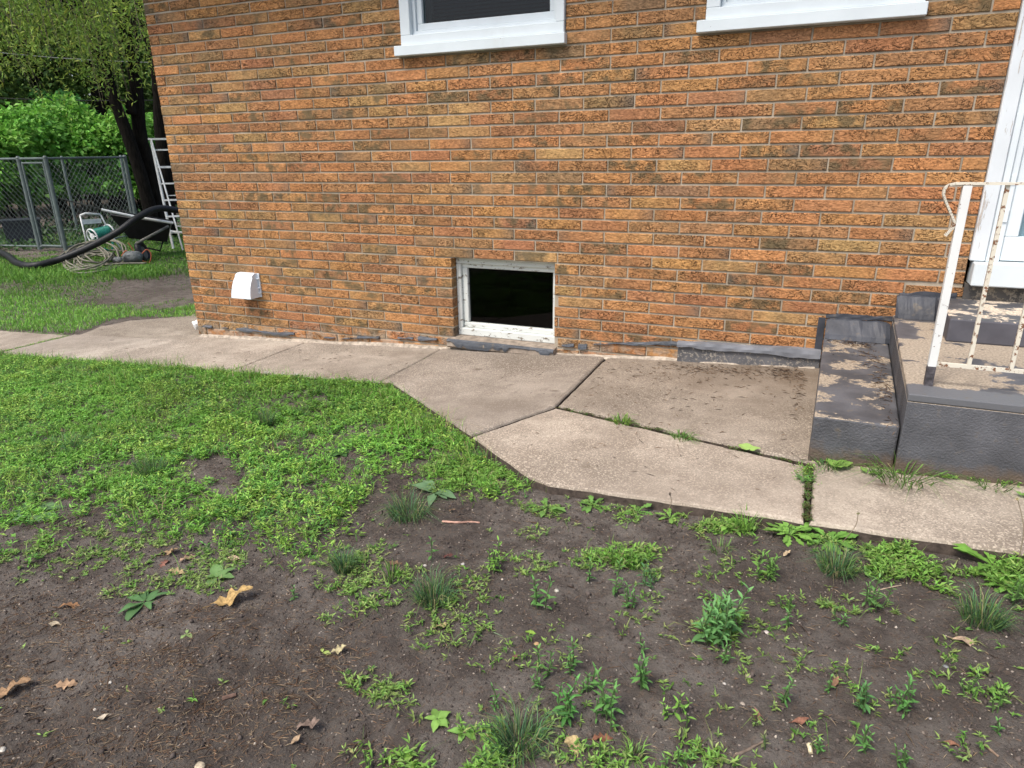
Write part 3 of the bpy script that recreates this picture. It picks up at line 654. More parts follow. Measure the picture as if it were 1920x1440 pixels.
#@@PLANTS
# ------------------------------------------------------------------ vegetation helpers
def gnd(u, v, slab_=False):
    p = at_z(u, v, 0.)
    for _ in range(8): p = at_z(u, v, float(zslab(p[0]) if slab_ else zslab(p[0])-.045))
    if not slab_:
        for _ in range(4):
            yy = min(p[1], float(slab_front(p[0]))-.045) if p[1] < .3 and p[0] > -1 else p[1]; zz = float(zsoil(p[0], yy)); p = at_z(u, v, zz)
        if p[1] < .3 and p[0] > -1: p[1] = min(p[1], float(slab_front(p[0]))-.045)
        p[2] = float(zsoil(p[0], p[1]))
    return p
def unit(a): return a/(np.linalg.norm(a, axis=-1, keepdims=True)+1e-9)
class VG:
    def __init__(s): s.V = []; s.Q = []; s.T = []; s.C = []; s.n = 0
    def _add(s, V, C, q=None, t=None):
        if q is not None: s.Q.append(q+s.n)
        if t is not None: s.T.append(t+s.n)
        s.V.append(V.reshape(-1, 3)); s.C.append(C.reshape(-1, 3)); s.n += V.reshape(-1, 3).shape[0]
    def leaves(s, base, d, length, width, col, up=None):
        """small folded leaves: 4 verts, 2 tris"""
        n = len(base); d = unit(d); up = np.tile([0, 0, 1.], (n, 1)) if up is None else up
        side = unit(np.cross(d, up)+rng.normal(0, .25, (n, 3))); nr = unit(np.cross(side, d))
        L = np.asarray(length).reshape(-1, 1)*np.ones((n, 1)); W_ = np.asarray(width).reshape(-1, 1)*np.ones((n, 1))
        m = base+d*L*.45
        V = np.stack([base, m+side*W_/2+nr*W_*.18, base+d*L-nr*L*.12, m-side*W_/2+nr*W_*.18], 1)
        i = np.arange(n)[:, None]*4
        C = np.repeat(col[:, None, :], 4, 1)
        s._add(V, C, t=np.concatenate([i+np.array([[0, 1, 2]]), i+np.array([[0, 2, 3]])]))
    def blades(s, base, lean, h, wd, col):
        """grass blades: 5 verts, a quad and a tri, bending over"""
        n = len(base); lean = np.asarray(lean); hz = unit(np.stack([lean[:, 0], lean[:, 1], np.zeros(n)], 1)); side = np.stack([-hz[:, 1], hz[:, 0], np.zeros(n)], 1)
        a = rng.uniform(0, 6.283, n); s2 = np.stack([np.cos(a), np.sin(a), np.zeros(n)], 1); side = unit(side*.6+s2*.8)
        h = np.asarray(h).reshape(-1, 1)*np.ones((n, 1)); wd = np.asarray(wd).reshape(-1, 1)*np.ones((n, 1)); ln = np.linalg.norm(lean[:, :2], axis=1)[:, None]
        m = base+np.array([[0, 0, 1.]])*h*.6+hz*h*ln*.35
        t = base+np.array([[0, 0, 1.]])*h*np.clip(1-.45*ln, .25, 1)+hz*h*ln*1.
        V = np.stack([base-side*wd/2, base+side*wd/2, m+side*wd*.42, m-side*wd*.42, t], 1); i = np.arange(n)[:, None]*5
        c = np.repeat(col[:, None, :], 5, 1); c[:, :2] *= .75
        s._add(V, c, q=i+np.array([[0, 1, 2, 3]]), t=i+np.array([[3, 2, 4]]))
    def shaped(s, base, d, nrm, L, Wd, prof, col, droop=.3, fold=.15, twist=0., wave=0.):
        """one larger leaf, rows of 3 vertices following a width profile"""
        d = unit(np.array(d, float)); side = unit(np.cross(d, nrm)); nr = unit(np.cross(side, d)); k = len(prof)
        V = []
        for i, w_ in enumerate(prof):
            t = i/(k-1); wob = wave*math.sin(t*9+base[0]*50)
            c = np.array(base)+d*L*t+nr*(-droop*L*t*t+wob*L*.1)
            ww = w_*Wd/2
            V += [c+side*ww+nr*(fold*ww+wob*ww*.6), c, c-side*ww+nr*(fold*ww-wob*ww*.6)]
        V = np.array(V); q = []
        for i in range(k-1): q += [(i*3, i*3+1, i*3+4, i*3+3), (i*3+1, i*3+2, i*3+5, i*3+4)]
        C = np.tile(np.array(col, float), (len(V), 1)); C[1::3] *= 1.18
        s._add(V, C, q=np.array(q))
    def stem(s, pts, r, col):
        g = G(); g.tube(pts, r, 5); V = np.array(g.v); q = np.array([f for f in g.f if len(f) == 4])
        s._add(V, np.tile(np.array(col, float), (len(V), 1)), q=q)
    def obj(s, name, mat, parent=None, origin=(0, 0, 0)):
        F = ([np.concatenate(s.Q)] if s.Q else [])+([np.concatenate(s.T)] if s.T else [])
        V = np.concatenate(s.V)-np.array(origin)
        o = mesh_obj(name, V, F, mat, parent, colors=np.concatenate(s.C)); 
        if parent is None: o.location = tuple(map(float, origin))
        return o
def cjit(base, n, a=.22, b=.12):
    c = np.array(base)[None]*rng.uniform(1-a, 1+a, (n, 1))*rng.uniform(1-b, 1+b, (n, 3)); return c
GRN = (.115, .27, .040); GRN2 = (.17, .34, .06); DGR = (.080, .175, .075); YGR = (.24, .36, .09); STR = (.38, .30, .17)
def poly_in(P, u, v):
    r = np.zeros(len(u), bool); n = len(P)
    for i in range(n):
        (x1, y1), (x2, y2) = P[i], P[(i+1) % n]
        if y1 == y2: continue
        c = ((y1 > v) != (y2 > v)) & (u < (x2-x1)*(v-y1)/(y2-y1)+x1); r ^= c
    return r
def ell(u, v, E, soft=.5):
    out = np.zeros(len(u))
    for (a, b, ra, rb, d) in E:
        q = np.sqrt(((u-a)/ra)**2+((v-b)/rb)**2); out = np.maximum(out, d*np.clip((1.15-q)/soft, 0, 1))
    return out
LAWN = [(-700, 655), (150, 640), (300, 650), (520, 660), (730, 700), (800, 780), (900, 850), (985, 905), (940, 935), (880, 915), (790, 880), (720, 880), (690, 905), (665, 960), (650, 1030), (600, 1060), (520, 1050), (430, 1010), (330, 985), (240, 985), (150, 1010), (60, 1050), (-700, 1100)]
HOLES = [(400, 885, 85, 36, 1.), (325, 812, 30, 16, .9), (200, 885, 26, 14, .8), (800, 872, 55, 22, .9), (600, 905, 40, 22, .7), (545, 845, 30, 12, .6), (700, 890, 45, 25, .75), (120, 960, 40, 18, .8), (30, 1000, 50, 14, .6), (470, 830, 70, 16, .4), (610, 815, 30, 15, .5)]
SPARSE = [(740, 1300, 110, 130, .65), (840, 1410, 190, 60, 1.), (1250, 1425, 130, 40, .9), (1120, 1420, 60, 40, .5), (1500, 1180, 420, 120, .10), (1300, 1300, 700, 160, .07), (850, 1150, 120, 70, .25), (280, 1060, 260, 60, .35), (200, 1035, 190, 45, .55), (330, 1085, 130, 40, .55), (60, 1040, 110, 30, .5), (430, 1060, 100, 40, .5), (600, 1010, 70, 50, .8), (850, 905, 110, 35, .75), (930, 890, 60, 35, .8), (1020, 960, 80, 25, .45), (1130, 955, 70, 22, .5), (1240, 970, 90, 22, .7), (1420, 1000, 110, 34, .85),
          (1560, 1010, 70, 30, .7), (1690, 1060, 80, 50, .85), (1770, 1110, 110, 40, .6), (1880, 1060, 60, 60, .9), (1900, 1150, 80, 50, .5), (1150, 1045, 70, 22, .7), (1000, 1040, 70, 30, .35), (1350, 1160, 60, 50, .6), (1450, 1080, 50, 35, .6), (1590, 1120, 70, 40, .4), (1850, 1290, 70, 50, .6), (1700, 1230, 120, 30, .3), (1620, 1290, 60, 40, .3),
          (750, 1230, 60, 80, .5), (740, 1350, 90, 70, .55), (880, 1400, 150, 50, .75), (1020, 1380, 60, 50, .6), (1200, 1400, 120, 30, .4), (720, 1090, 80, 60, .5), (820, 1160, 60, 50, .35), (860, 1080, 60, 30, .4), (1230, 1110, 60, 40, .4), (1490, 1400, 80, 30, .2), (1800, 1400, 90, 30, .3), (1380, 1060, 50, 50, .3), (640, 1120, 40, 40, .3), (990, 1245, 30, 20, .2)]
def scatter(n, x0, x1, y0, y1):
    return rng.uniform(x0, x1, n), rng.uniform(y0, y1, n)
def front_density(x, y):
    z = zsoil(x, y); P = np.stack([x, y, z], 1)-CAM; dz = P@FWD; dzc = np.where(dz < .2, .2, dz)
    u = 960+FPX*(P@RGT)/dzc; v = 720-FPX*(P@UPV)/dzc
    u2 = u+(fbm(x*6, y*6, 4, 61)-.5)*150; v2 = v+(fbm(x*6, y*6, 4, 62)-.5)*80
    thin = np.clip(1.08-np.clip((v-820)/200, 0, 1)*np.clip((fbm(x*5.5, y*5.5, 4, 64)-.36)*5, 0, .85)-.62*np.clip((fbm(x*7, y*7, 3, 65)-.52)*7, 0, 1), .06, 1)
    dn = thin*poly_in(LAWN, u2+rng.normal(0, 22, len(x)), v2+rng.normal(0, 16, len(x))).astype(float)*(1-ell(u2, v2, HOLES, .6))
    sp = ell(u2, v2, SPARSE, .7)
    back = (dz < .25) | (v > 1500)
    return np.where(back, 0, dn), np.where(back, 0, sp), u, v, z
# ------------------------------------------------------------------ lawn in front of the house (uncountable)
def clump_noise(x, y, s=31): return fbm(x*4.2, y*4.2, 3, s)
def sprigs(vg, x, y, z, hs, nl, lsc, palette, pidx, gain=1.):
    """leafy little weeds: nl leaves up a short leaning stem"""
    n = len(x)
    for k in range(nl):
        t = (k+.6)/nl; a = rng.uniform(0, 6.283, n); el = rng.uniform(.05, .9, n)*(1-.3*t)
        lean = rng.normal(0, .25, (n, 2)); 
        b = np.stack([x+lean[:, 0]*hs*t*.5, y+lean[:, 1]*hs*t*.5, z+hs*t], 1)
        d = np.stack([np.cos(a)*np.cos(el), np.sin(a)*np.cos(el), np.sin(el)], 1)
        L = lsc*rng.uniform(.6, 1.25, n)*(1-.25*t)
        c = palette[pidx]*rng.uniform(.72, 1.25, (n, 1))*rng.uniform(.9, 1.1, (n, 3))*(.8+.35*t)*np.reshape(gain, (-1, 1))
        vg.leaves(b, d, L, L*rng.uniform(.22, .36, n), c)
PALG = np.array([1.18, .97, 1.])*np.array([(.125, .35, .050), (.19, .45, .075), (.085, .26, .050), (.26, .50, .095), (.14, .32, .042)])
vg = VG()
x, y = scatter(105000, -5.5, 3.9, -4.2, -.70); dn, sp, u, v, z = front_density(x, y)
ok = (y < slab_front(x)-.0) & (dn > rng.uniform(0, 1, len(x))); x, y, z = x[ok], y[ok], z[ok]
cn = clump_noise(x, y); pid = np.clip(((cn-.3)*9+rng.normal(0, .9, len(x))).astype(int), 0, 4)
rk = (dn[ok] if 0 else 1)
hs = .020+.065*np.clip(cn-.25, 0, 1)*rng.uniform(.4, 1.2, len(x)); hs *= np.where(y > -1.5, 1.15, 1)
dk = (.72+.5*fbm(x*1.7, y*1.7, 3, 90))*np.where(y < -1.35, 1.12, 1.); PALG0 = PALG
sprigs(vg, x, y, z, hs, 7, .021+.010*fbm(x*5, y*5, 2, 91), PALG*.97, pid, dk)
x, y = scatter(170000, -6, 3.9, -4.2, -.72); dn, sp, u, v, z = front_density(x, y)
near_edge = np.clip(1-(slab_front(x)-y)/.35, 0, 1)
ok = (y < slab_front(x)+.012) & (dn*(.35+.65*np.maximum(near_edge, clump_noise(x, y, 44) > .50)) > rng.uniform(0, 1, len(x))); x, y, z = x[ok], y[ok], z[ok]; n = len(x)
c = PALG[rng.integers(0, 5, n)]*rng.uniform(.65, 1.2, (n, 1)); c[rng.random(n) < .09] = STR
vg.blades(np.stack([x, y, z-.004], 1), rng.normal(0, .55, (n, 2)), rng.uniform(.03, .085, n)*(.8+.5*near_edge[ok]+.9*np.clip(fbm(x*3, y*3, 3, 93)*3-1.65, 0, 1)), rng.uniform(.0018, .0036, n), c)
tag(vg.obj('grass', BLADE), 'lush green grass and small-leaved weeds in front of the path', 'grass', kind='stuff')
# back yard grass behind the path
vg = VG()
x, y = scatter(640000, -15, 1.2, -1.0, 12); n0 = len(x)
keep = ((y > .02+.06*(fbm(x*5, y*5, 2, 3)-.5)-.12*(x < -1.42)) | (x < -4.3)) & ~((x > -1.55-.25*fbm(x*6, y*6, 2, 2)) & (y < .62+.1*fbm(x*4, y*4, 2, 5))) & ~((x > -1.62) & (y < .42)) & ~((x > -.95)) 
keep |= (x > -.95) & (x < -.02) & (y > .66+.1*fbm(x*4, y*4, 2, 5)) & (x < -.02)
dist = np.hypot(x-CAM[0], y-CAM[1]); keep &= rng.random(n0) < np.clip((9./dist)**1.2, .25, 1)
P = np.stack([x, y, zsoil(x, y)], 1)-CAM; uu = 960+FPX*(P@RGT)/(P@FWD); vv = 720-FPX*(P@UPV)/(P@FWD)
bare = ell(uu+(fbm(x*3, y*3, 3, 71)-.5)*80, vv+(fbm(x*3, y*3, 3, 72)-.5)*24, [(270, 552, 120, 30, .97), (340, 530, 60, 22, .9), (170, 560, 60, 14, .6), (50, 470, 150, 10, .9), (60, 540, 90, 8, .35)], .5)
keep &= (rng.random(n0) > bare) & (uu > -500) & (vv > 440)
x, y = x[keep], y[keep]; n = len(x); z = zsoil(x, y); tall = ell(uu[keep], vv[keep], [(180, 515, 260, 16, 1), (60, 520, 120, 14, 1)], .6); br = bare[keep]
c = PALG[np.where(rng.random(n) < .6, 0, rng.integers(0, 5, n))]*rng.uniform(.6, 1.2, (n, 1))*(1.0+.35*(vv[keep] > 560)[:, None]); c = c*(1-.5*br[:, None])
vg.blades(np.stack([x, y, z-.01], 1), rng.normal(0, .45, (n, 2)), (.06+.05*tall)*rng.uniform(.5, 1.25, n)*(1-.5*br), rng.uniform(.004, .007, n)*np.clip(dist[keep]/8, .8, 1.6), c)
tag(vg.obj('grass', BLADE), 'green lawn beyond the corner of the brick house', 'grass', kind='stuff')
# thin yellowish ground cover on the bare soil
vg = VG()
x, y = scatter(150000, 1.0, 8.0, -3.9, -1.2); dn, sp, u, v, z = front_density(x, y)
pt_ = np.clip((fbm(x*11, y*11, 3, 55)-.38)*5, 0, 1); rnd = rng.uniform(0, 1, len(x))
ok = (y < slab_front(x)-.015) & ((sp*pt_*1.25 > rnd) | (rnd < .0035)) & (u > -200) & (u < 2200); x, y, z, u, v = x[ok], y[ok], z[ok], u[ok], v[ok]; n = len(x)
PALY = np.array([(.22, .34, .085), (.14, .29, .055), (.30, .36, .13), (.10, .22, .04), (.17, .33, .06)])
LUSH = [(1440, 1000, 130, 45, .8), (1700, 1060, 100, 50, 1.), (1790, 1110, 80, 40, .6), (1880, 1070, 90, 90, 1.), (840, 1410, 190, 60, 1.), (1250, 1425, 130, 40, .8), (1340, 1160, 60, 60, .7), (1180, 1050, 90, 28, 1.), (740, 1120, 70, 50, .5), (600, 1010, 80, 60, .9), (1840, 1290, 70, 60, .6), (900, 900, 110, 50, .8)]
lsh = ell(u, v, LUSH, .7); lush = np.maximum(np.clip(fbm(x*3, y*3, 2, 56)*2-.6, 0, 1), 1.7*lsh); pid = np.where(rng.random(n) < .5, 0, rng.integers(0, 5, n)); pid = np.where((lsh > .4) & (rng.random(n) < .75), 4, pid)
sprigs(vg, x, y, z, .004+.022*lush*rng.uniform(.3, 1.1, n), 5, .019+.008*lsh, PALY, pid)
k = rng.random(n) < .45; xx, yy, zz = x[k], y[k], z[k]; m_ = len(xx)
vg.blades(np.stack([xx, yy, zz-.003], 1), rng.normal(0, .9, (m_, 2)), rng.uniform(.015, .05, m_)*(1+.6*lsh[k]), rng.uniform(.0015, .003, m_), PALY[rng.integers(0, 5, m_)]*rng.uniform(.6, 1.15, (m_, 1)))
tag(vg.obj('ground_cover', BLADE), 'thin patchy seedlings and creeping weeds over the dark soil', 'weeds', kind='stuff')
# dry straw and root bits
vg = VG(); n0 = 170000; x, y = scatter(n0, 1.6, 6.6, -3.9, -1.5); dn, sp, u, v, z = front_density(x, y)
wgt = np.clip((v-1080)/160, 0, 1)*np.clip((820-u)/300, .06, 1)*(.25+.75*np.clip((fbm(x*6, y*6, 3, 81)-.45)*6, 0, 1))+.05+ell(u, v, [(20, 1290, 90, 60, .9), (450, 1340, 110, 50, .8), (130, 1180, 90, 40, .5), (250, 1240, 120, 30, .5), (330, 1150, 90, 30, .6)], .6)
ok = (y < slab_front(x)-.02) & (wgt > rng.uniform(0, 1, n0)); x, y, z = x[ok], y[ok], z[ok]; n = len(x); a = rng.uniform(0, 3.14, n)
d = np.stack([np.cos(a), np.sin(a), rng.normal(.03, .12, n)], 1)
vg.leaves(np.stack([x, y, z+.003], 1), d, rng.uniform(.006, .030, n)*np.where(rng.random(n) < .05, 2.2, 1), rng.uniform(.0007, .0018, n), np.array([(.34, .25, .16), (.24, .15, .09), (.13, .08, .055), (.42, .33, .22), (.28, .17, .10)])[rng.integers(0, 5, n)]*rng.uniform(.6, 1.1, (n, 1)))
tag(vg.obj('straw_litter', STRAW), 'dry straw, roots and grass clippings strewn over the soil', 'litter', kind='stuff')
# soil crumbs and grit
g = VG(); n0 = 60000; x, y = scatter(n0, 1.6, 7.0, -3.9, -1.3); dn, sp, u, v, z = front_density(x, y)
ok = (y < slab_front(x)-.02) & (dn < .3); x, y, z = x[ok], y[ok], z[ok]; n = len(x)
r = rng.uniform(.0012, .0048, n)*np.where(rng.random(n) < .05, 2.1, 1); pale = rng.random(n) < .09
c = np.where(pale[:, None], np.array([(.40, .35, .29)]), np.array([(.10, .082, .072)]))*rng.uniform(.6, 1.2, (n, 1)); r = np.where(pale, r*.62, r)
ctr = np.stack([x, y, z+r*.2], 1); off = np.array([(1, 0, 0), (0, 1, 0), (-1, 0, 0), (0, -1, 0), (0, 0, 1.), (0, 0, -1.)])
V = ctr[:, None, :]+off[None]*r[:, None, None]*rng.uniform(.6, 1.2, (n, 6, 1)); i = np.arange(n)[:, None]*6
T = np.concatenate([i+np.array([t]) for t in [(0, 1, 4), (1, 2, 4), (2, 3, 4), (3, 0, 4), (1, 0, 5), (2, 1, 5), (3, 2, 5), (0, 3, 5)]])
g._add(V, np.repeat(c[:, None], 6, 1), t=T)
CRUMB = NT('crumbs', .95, .1); CRUMB = CRUMB.fin(CRUMB.n('ShaderNodeAttribute', attribute_name='col').outputs['Color'])
tag(g.obj('soil_crumbs', CRUMB), 'crumbs of dark soil and tiny pale grit on the bare ground', 'soil', kind='stuff')
# twigs and dirt swept into the corner of the paving by the steps
vg = VG(); cl = [(4.20, -.16, .28, .09, 190), (4.55, -.15, .12, .12, 150), (4.62, -.45, .04, .35, 70), (4.2, -.4, .5, .3, 70), (3.7, -.25, .4, .2, 45), (4.9, -.3, .07, .3, 60), (4.93, -.8, .03, .4, 80), (2.7, -.2, .4, .15, 25), (4.1, -.9, .5, .4, 40), (4.85, -.15, .12, .04, 60)]
for (a, b, ra, rb, m_) in [(a, b, ra, rb, int(m_*1.8)) for (a, b, ra, rb, m_) in cl]+[(3.6, -.6, 1.2, .35, 120), (4.0, -1.4, .6, .25, 40), (1.2, -.4, 1.2, .25, 60)]:
    x = rng.normal(a, ra*.6, m_); y = np.minimum(rng.normal(b, rb*.6, m_), -.03); on = (x > 4.70); z = np.where(on, .3655, zslab(x)+.004); k = ~((x > 4.63) & (x < 4.72)) & (x < 4.955+.0*y); x, y, z = x[k], y[k], z[k]; q = len(x)
    an = rng.uniform(0, 6.28, q); vg.leaves(np.stack([x, y, z], 1), np.stack([np.cos(an), np.sin(an), rng.uniform(0, .08, q)], 1), rng.uniform(.006, .045, q), rng.uniform(.0018, .004, q), np.array([(.09, .055, .035), (.16, .10, .06), (.05, .035, .03), (.22, .15, .09)])[rng.integers(0, 4, q)])
tag(vg.obj('twig_debris', STRAW), 'brown twigs, seed husks and dirt on the paving beside the grey step', 'litter', kind='stuff')
# moss and tiny weeds in the joints
vg = VG()
def joint(a, b, n, spread=.008, h=.012, cols=PALY, lift=0.):
    t = rng.random(n); t = np.clip(t+.05*np.sin(t*37), 0, 1); x = a[0]+(b[0]-a[0])*t+rng.normal(0, spread, n); y = a[1]+(b[1]-a[1])*t+rng.normal(0, spread, n)
    sprigs(vg, x, y, zslab(x)-.012+lift, rng.uniform(.3, 1, n)*h, 3, .014, cols, rng.integers(0, len(cols), n))
BRN = np.array([(.10, .085, .04), (.12, .15, .045), (.06, .05, .03), (.09, .19, .04)])
joint((3.49, -.95), (4.655, -1.33), 260, .006, .008, BRN); joint((4.665, -1.34), (4.665, -1.80), 420, .005, .013, BRN, .006); joint((4.70, -1.325), (5.7, -1.345), 260, .01, .018, PALG, .012); joint((3.49, -.95), (4.2, -1.17), 160, .006, .010, BRN, .006); joint((-1.405, -.75), (-1.38, -.19), 500, .02, .02, PALG); joint((2.31, -.1), (2.31, -.72), 90, .005, .006, BRN)
joint((4.66, -1.35), (4.66, -1.5), 160, .02, .03, PALG)
tag(vg.obj('joint_moss', BLADE), 'moss and tiny weeds in the gaps between the concrete slabs', 'moss', kind='stuff')

# ------------------------------------------------------------------ single plants one can tell apart
def scale_at(P): return float((np.array(P)-CAM)@FWD)/FPX       # metres per photo pixel there
OV = [.12, .55, .9, 1., .92, .7, .38, .05]; LAN = [.1, .5, .9, 1., .85, .55, .08]; HRT = [.55, 1.05, 1.1, .98, .75, .4, .05]; DAN = [.12, .2, .5, .3, .75, .45, 1., .7, 1.05, .5, .05]
def tuft(u, v, w_px, h_px, label, col=DGR, n=240, group='dark tufts of fine grass', wd=.0019, slab_=False):
    P = gnd(u, v, slab_); s = scale_at(P); R_ = w_px*s/2; Hh = h_px*s*.95; vg = VG(); 
    a = rng.uniform(0, 6.283, n); rr = np.sqrt(rng.uniform(0, 1, n))*R_*.55
    b = np.stack([P[0]+np.cos(a)*rr, P[1]+np.sin(a)*rr, np.full(n, P[2]-.004)], 1); a2 = a+rng.normal(0, .5, n); ln = rng.uniform(.1, 1.5, n)*R_/max(Hh, .01)
    vg.blades(b, np.stack([np.cos(a2)*ln, np.sin(a2)*ln], 1), Hh*rng.uniform(.35, 1.2, n), wd*rng.uniform(.7, 1.3, n), np.where((rng.random(n) < .12)[:, None], np.array([(.30, .27, .14)]), np.where((rng.random(n) < .3)[:, None], np.array([(.15, .27, .07)]), cjit(col, n, .45, .12))))
    o = vg.obj('grass_tuft', BLADE, None, P); tag(o, label, 'grass tuft', group); return o
def upright(u, v, h_px, label, ns=1, col=(.105, .25, .065), w_px=None, group='young leafy weeds on the bare soil', lsc=1.):
    P = gnd(u, v); s = scale_at(P); vg = VG(); sts = []; Hh = h_px*s*1.05; W_ = (w_px if w_px else h_px*.5)*s
    for k in range(ns):
        a = random.random()*6.283; r0 = (W_*.35*random.random() if ns > 1 else 0); b = np.array([P[0]+math.cos(a)*r0, P[1]+math.sin(a)*r0, P[2]-.003]); hh = Hh*(1 if k == 0 else random.uniform(.45, .9))
        t = b+np.array([random.gauss(0, .12)*hh, random.gauss(0, .12)*hh, hh]); mid = (b+t)/2+np.array([random.gauss(0, .03), random.gauss(0, .03), 0])*hh*2
        path = smooth_path([b, mid, t], 4); st = VG(); sts.append(st); st.stem(path, [.0016]*(len(path)-1)+[.0008], (.10, .17, .06)); m_ = max(6, int(hh/.009)); a0 = random.random()*6
        for j in range(m_):
            f = .12+.88*(j+1)/m_; q = path[min(len(path)-1, int(f*(len(path)-1)+.5))]; an = a0+j*2.4; el = .15+.75*f**2+random.uniform(-.15, .15)
            d = np.array([math.cos(an)*math.cos(el), math.sin(an)*math.cos(el), math.sin(el)]); L_ = lsc*min(.036, max(.016, hh*.30))*(1.15-.55*f)*random.uniform(.8, 1.2)
            c = np.array(col)*random.uniform(.75, 1.25)*(.85+.45*f)
            vg.shaped(q, d, (0, 0, 1), L_, L_*random.uniform(.26, .36), LAN, c, droop=.25*(1-f*.5), fold=.35)
    root = thing('leafy_weed', label, 'weed', P, group); vg.obj('leaves', LEAF, root, P)
    for st in sts: st.obj('stem', LEAF, root, P)
def rosette(u, v, w_px, label, n=7, prof=OV, col=(.12, .27, .06), ratio=.5, el=(.1, .5), group=None, slab_=False, name='broadleaf_weed', dirs=None, droop=.35, wave=.3):
    P = gnd(u, v, slab_); s = scale_at(P); vg = VG(); R_ = w_px*s/2
    for k in range(n):
        an = (k*2.399+random.uniform(-.3, .3)) if dirs is None else dirs[k]; e_ = random.uniform(*el); L_ = R_*random.uniform(.75, 1.1)
        d = np.array([math.cos(an)*math.cos(e_), math.sin(an)*math.cos(e_), math.sin(e_)]); b = P+np.array([math.cos(an)*R_*.06, math.sin(an)*R_*.06, .003])
        vg.shaped(b, d, (0, 0, 1), L_, L_*ratio*random.uniform(.85, 1.15), prof, np.array(col)*random.uniform(.75, 1.25), droop=droop, fold=.2, wave=wave)
    o = vg.obj(name, LEAF, None, P); tag(o, label, 'weed', group); return o
# dark fescue tufts
for a in [(285, 893, 75, 55, 'dark blue-green grass tuft in the lawn, beside the bare round patch'), (118, 845, 100, 40, 'dark grass tuft in the lawn on the left, short and wide'), (766, 968, 105, 55, 'dense dark grass tuft at the lawn edge, by the pink root on the soil', ),
          (645, 1072, 60, 45, 'small dark grass tuft between the lawn and the bare soil'), (812, 1125, 105, 62, 'spiky dark grass tuft on the bare soil, below the small brown leaf'), (1568, 1070, 100, 55, 'dark grass tuft under the dandelions at the path edge'),
          (1840, 1165, 110, 70, 'dark grass tuft at the right edge, lowest of those near the path'), (975, 1395, 140, 75, 'loose long-bladed grass tuft at the bottom, beside the leafy weeds'), (500, 800, 40, 40, 'small blue-green grass tuft in the lawn, near the bare notch')]:
    tuft(*a, n=330)
tuft(1690, 893, 190, 52, 'long green grass growing along the foot of the grey step', col=(.10, .20, .04), n=120, wd=.004, group='grass by the steps', slab_=True)
tuft(1555, 874, 80, 30, 'short dark grass at the front left corner of the grey step', col=(.05, .15, .03), n=90, wd=.003, group='grass by the steps', slab_=True)
tuft(1860, 912, 90, 26, 'thin grass at the foot of the grey platform, by the right edge', col=(.12, .2, .05), n=50, wd=.003, group='grass by the steps', slab_=True)
tuft(1190, 1420, 60, 30, 'short bright grass at the bottom, under the tan pointed leaf', col=GRN2, n=70, wd=.003, group='bright grass sprouts on the soil')
tuft(1168, 793, 50, 22, 'bright green weed in the paving crack, leftmost of its row', col=(.20, .36, .06), n=80, wd=.005, group='weeds in the crack', slab_=True)
tuft(1278, 822, 55, 18, 'feathery green weed in the middle of the paving crack', col=(.12, .27, .05), n=80, wd=.004, group='weeds in the crack', slab_=True)
tuft(1400, 975, 60, 45, 'bright grass clump between the path edge weeds', col=GRN2, n=110, wd=.003, group='bright grass sprouts on the soil')
tuft(1160, 1055, 60, 32, 'round bright grass clump on the soil, left one of a pair', col=GRN, n=110, wd=.003, group='bright grass sprouts on the soil')
tuft(1190, 1060, 55, 28, 'round bright grass clump on the soil, right one of a pair', col=GRN, n=110, wd=.003, group='bright grass sprouts on the soil')
tuft(1350, 1035, 60, 36, 'thin grass sprout below the path weeds on bare soil', col=(.12, .24, .06), n=50, wd=.0028, group='bright grass sprouts on the soil')
tuft(735, 1085, 50, 36, 'bright grass clump next to the brown curled leaf', col=GRN, n=80, wd=.003, group='bright grass sprouts on the soil')
tuft(895, 1178, 100, 18, 'flattened grey-green grass lying on the bare soil', col=(.17, .22, .12), n=26, wd=.006, group='bright grass sprouts on the soil')
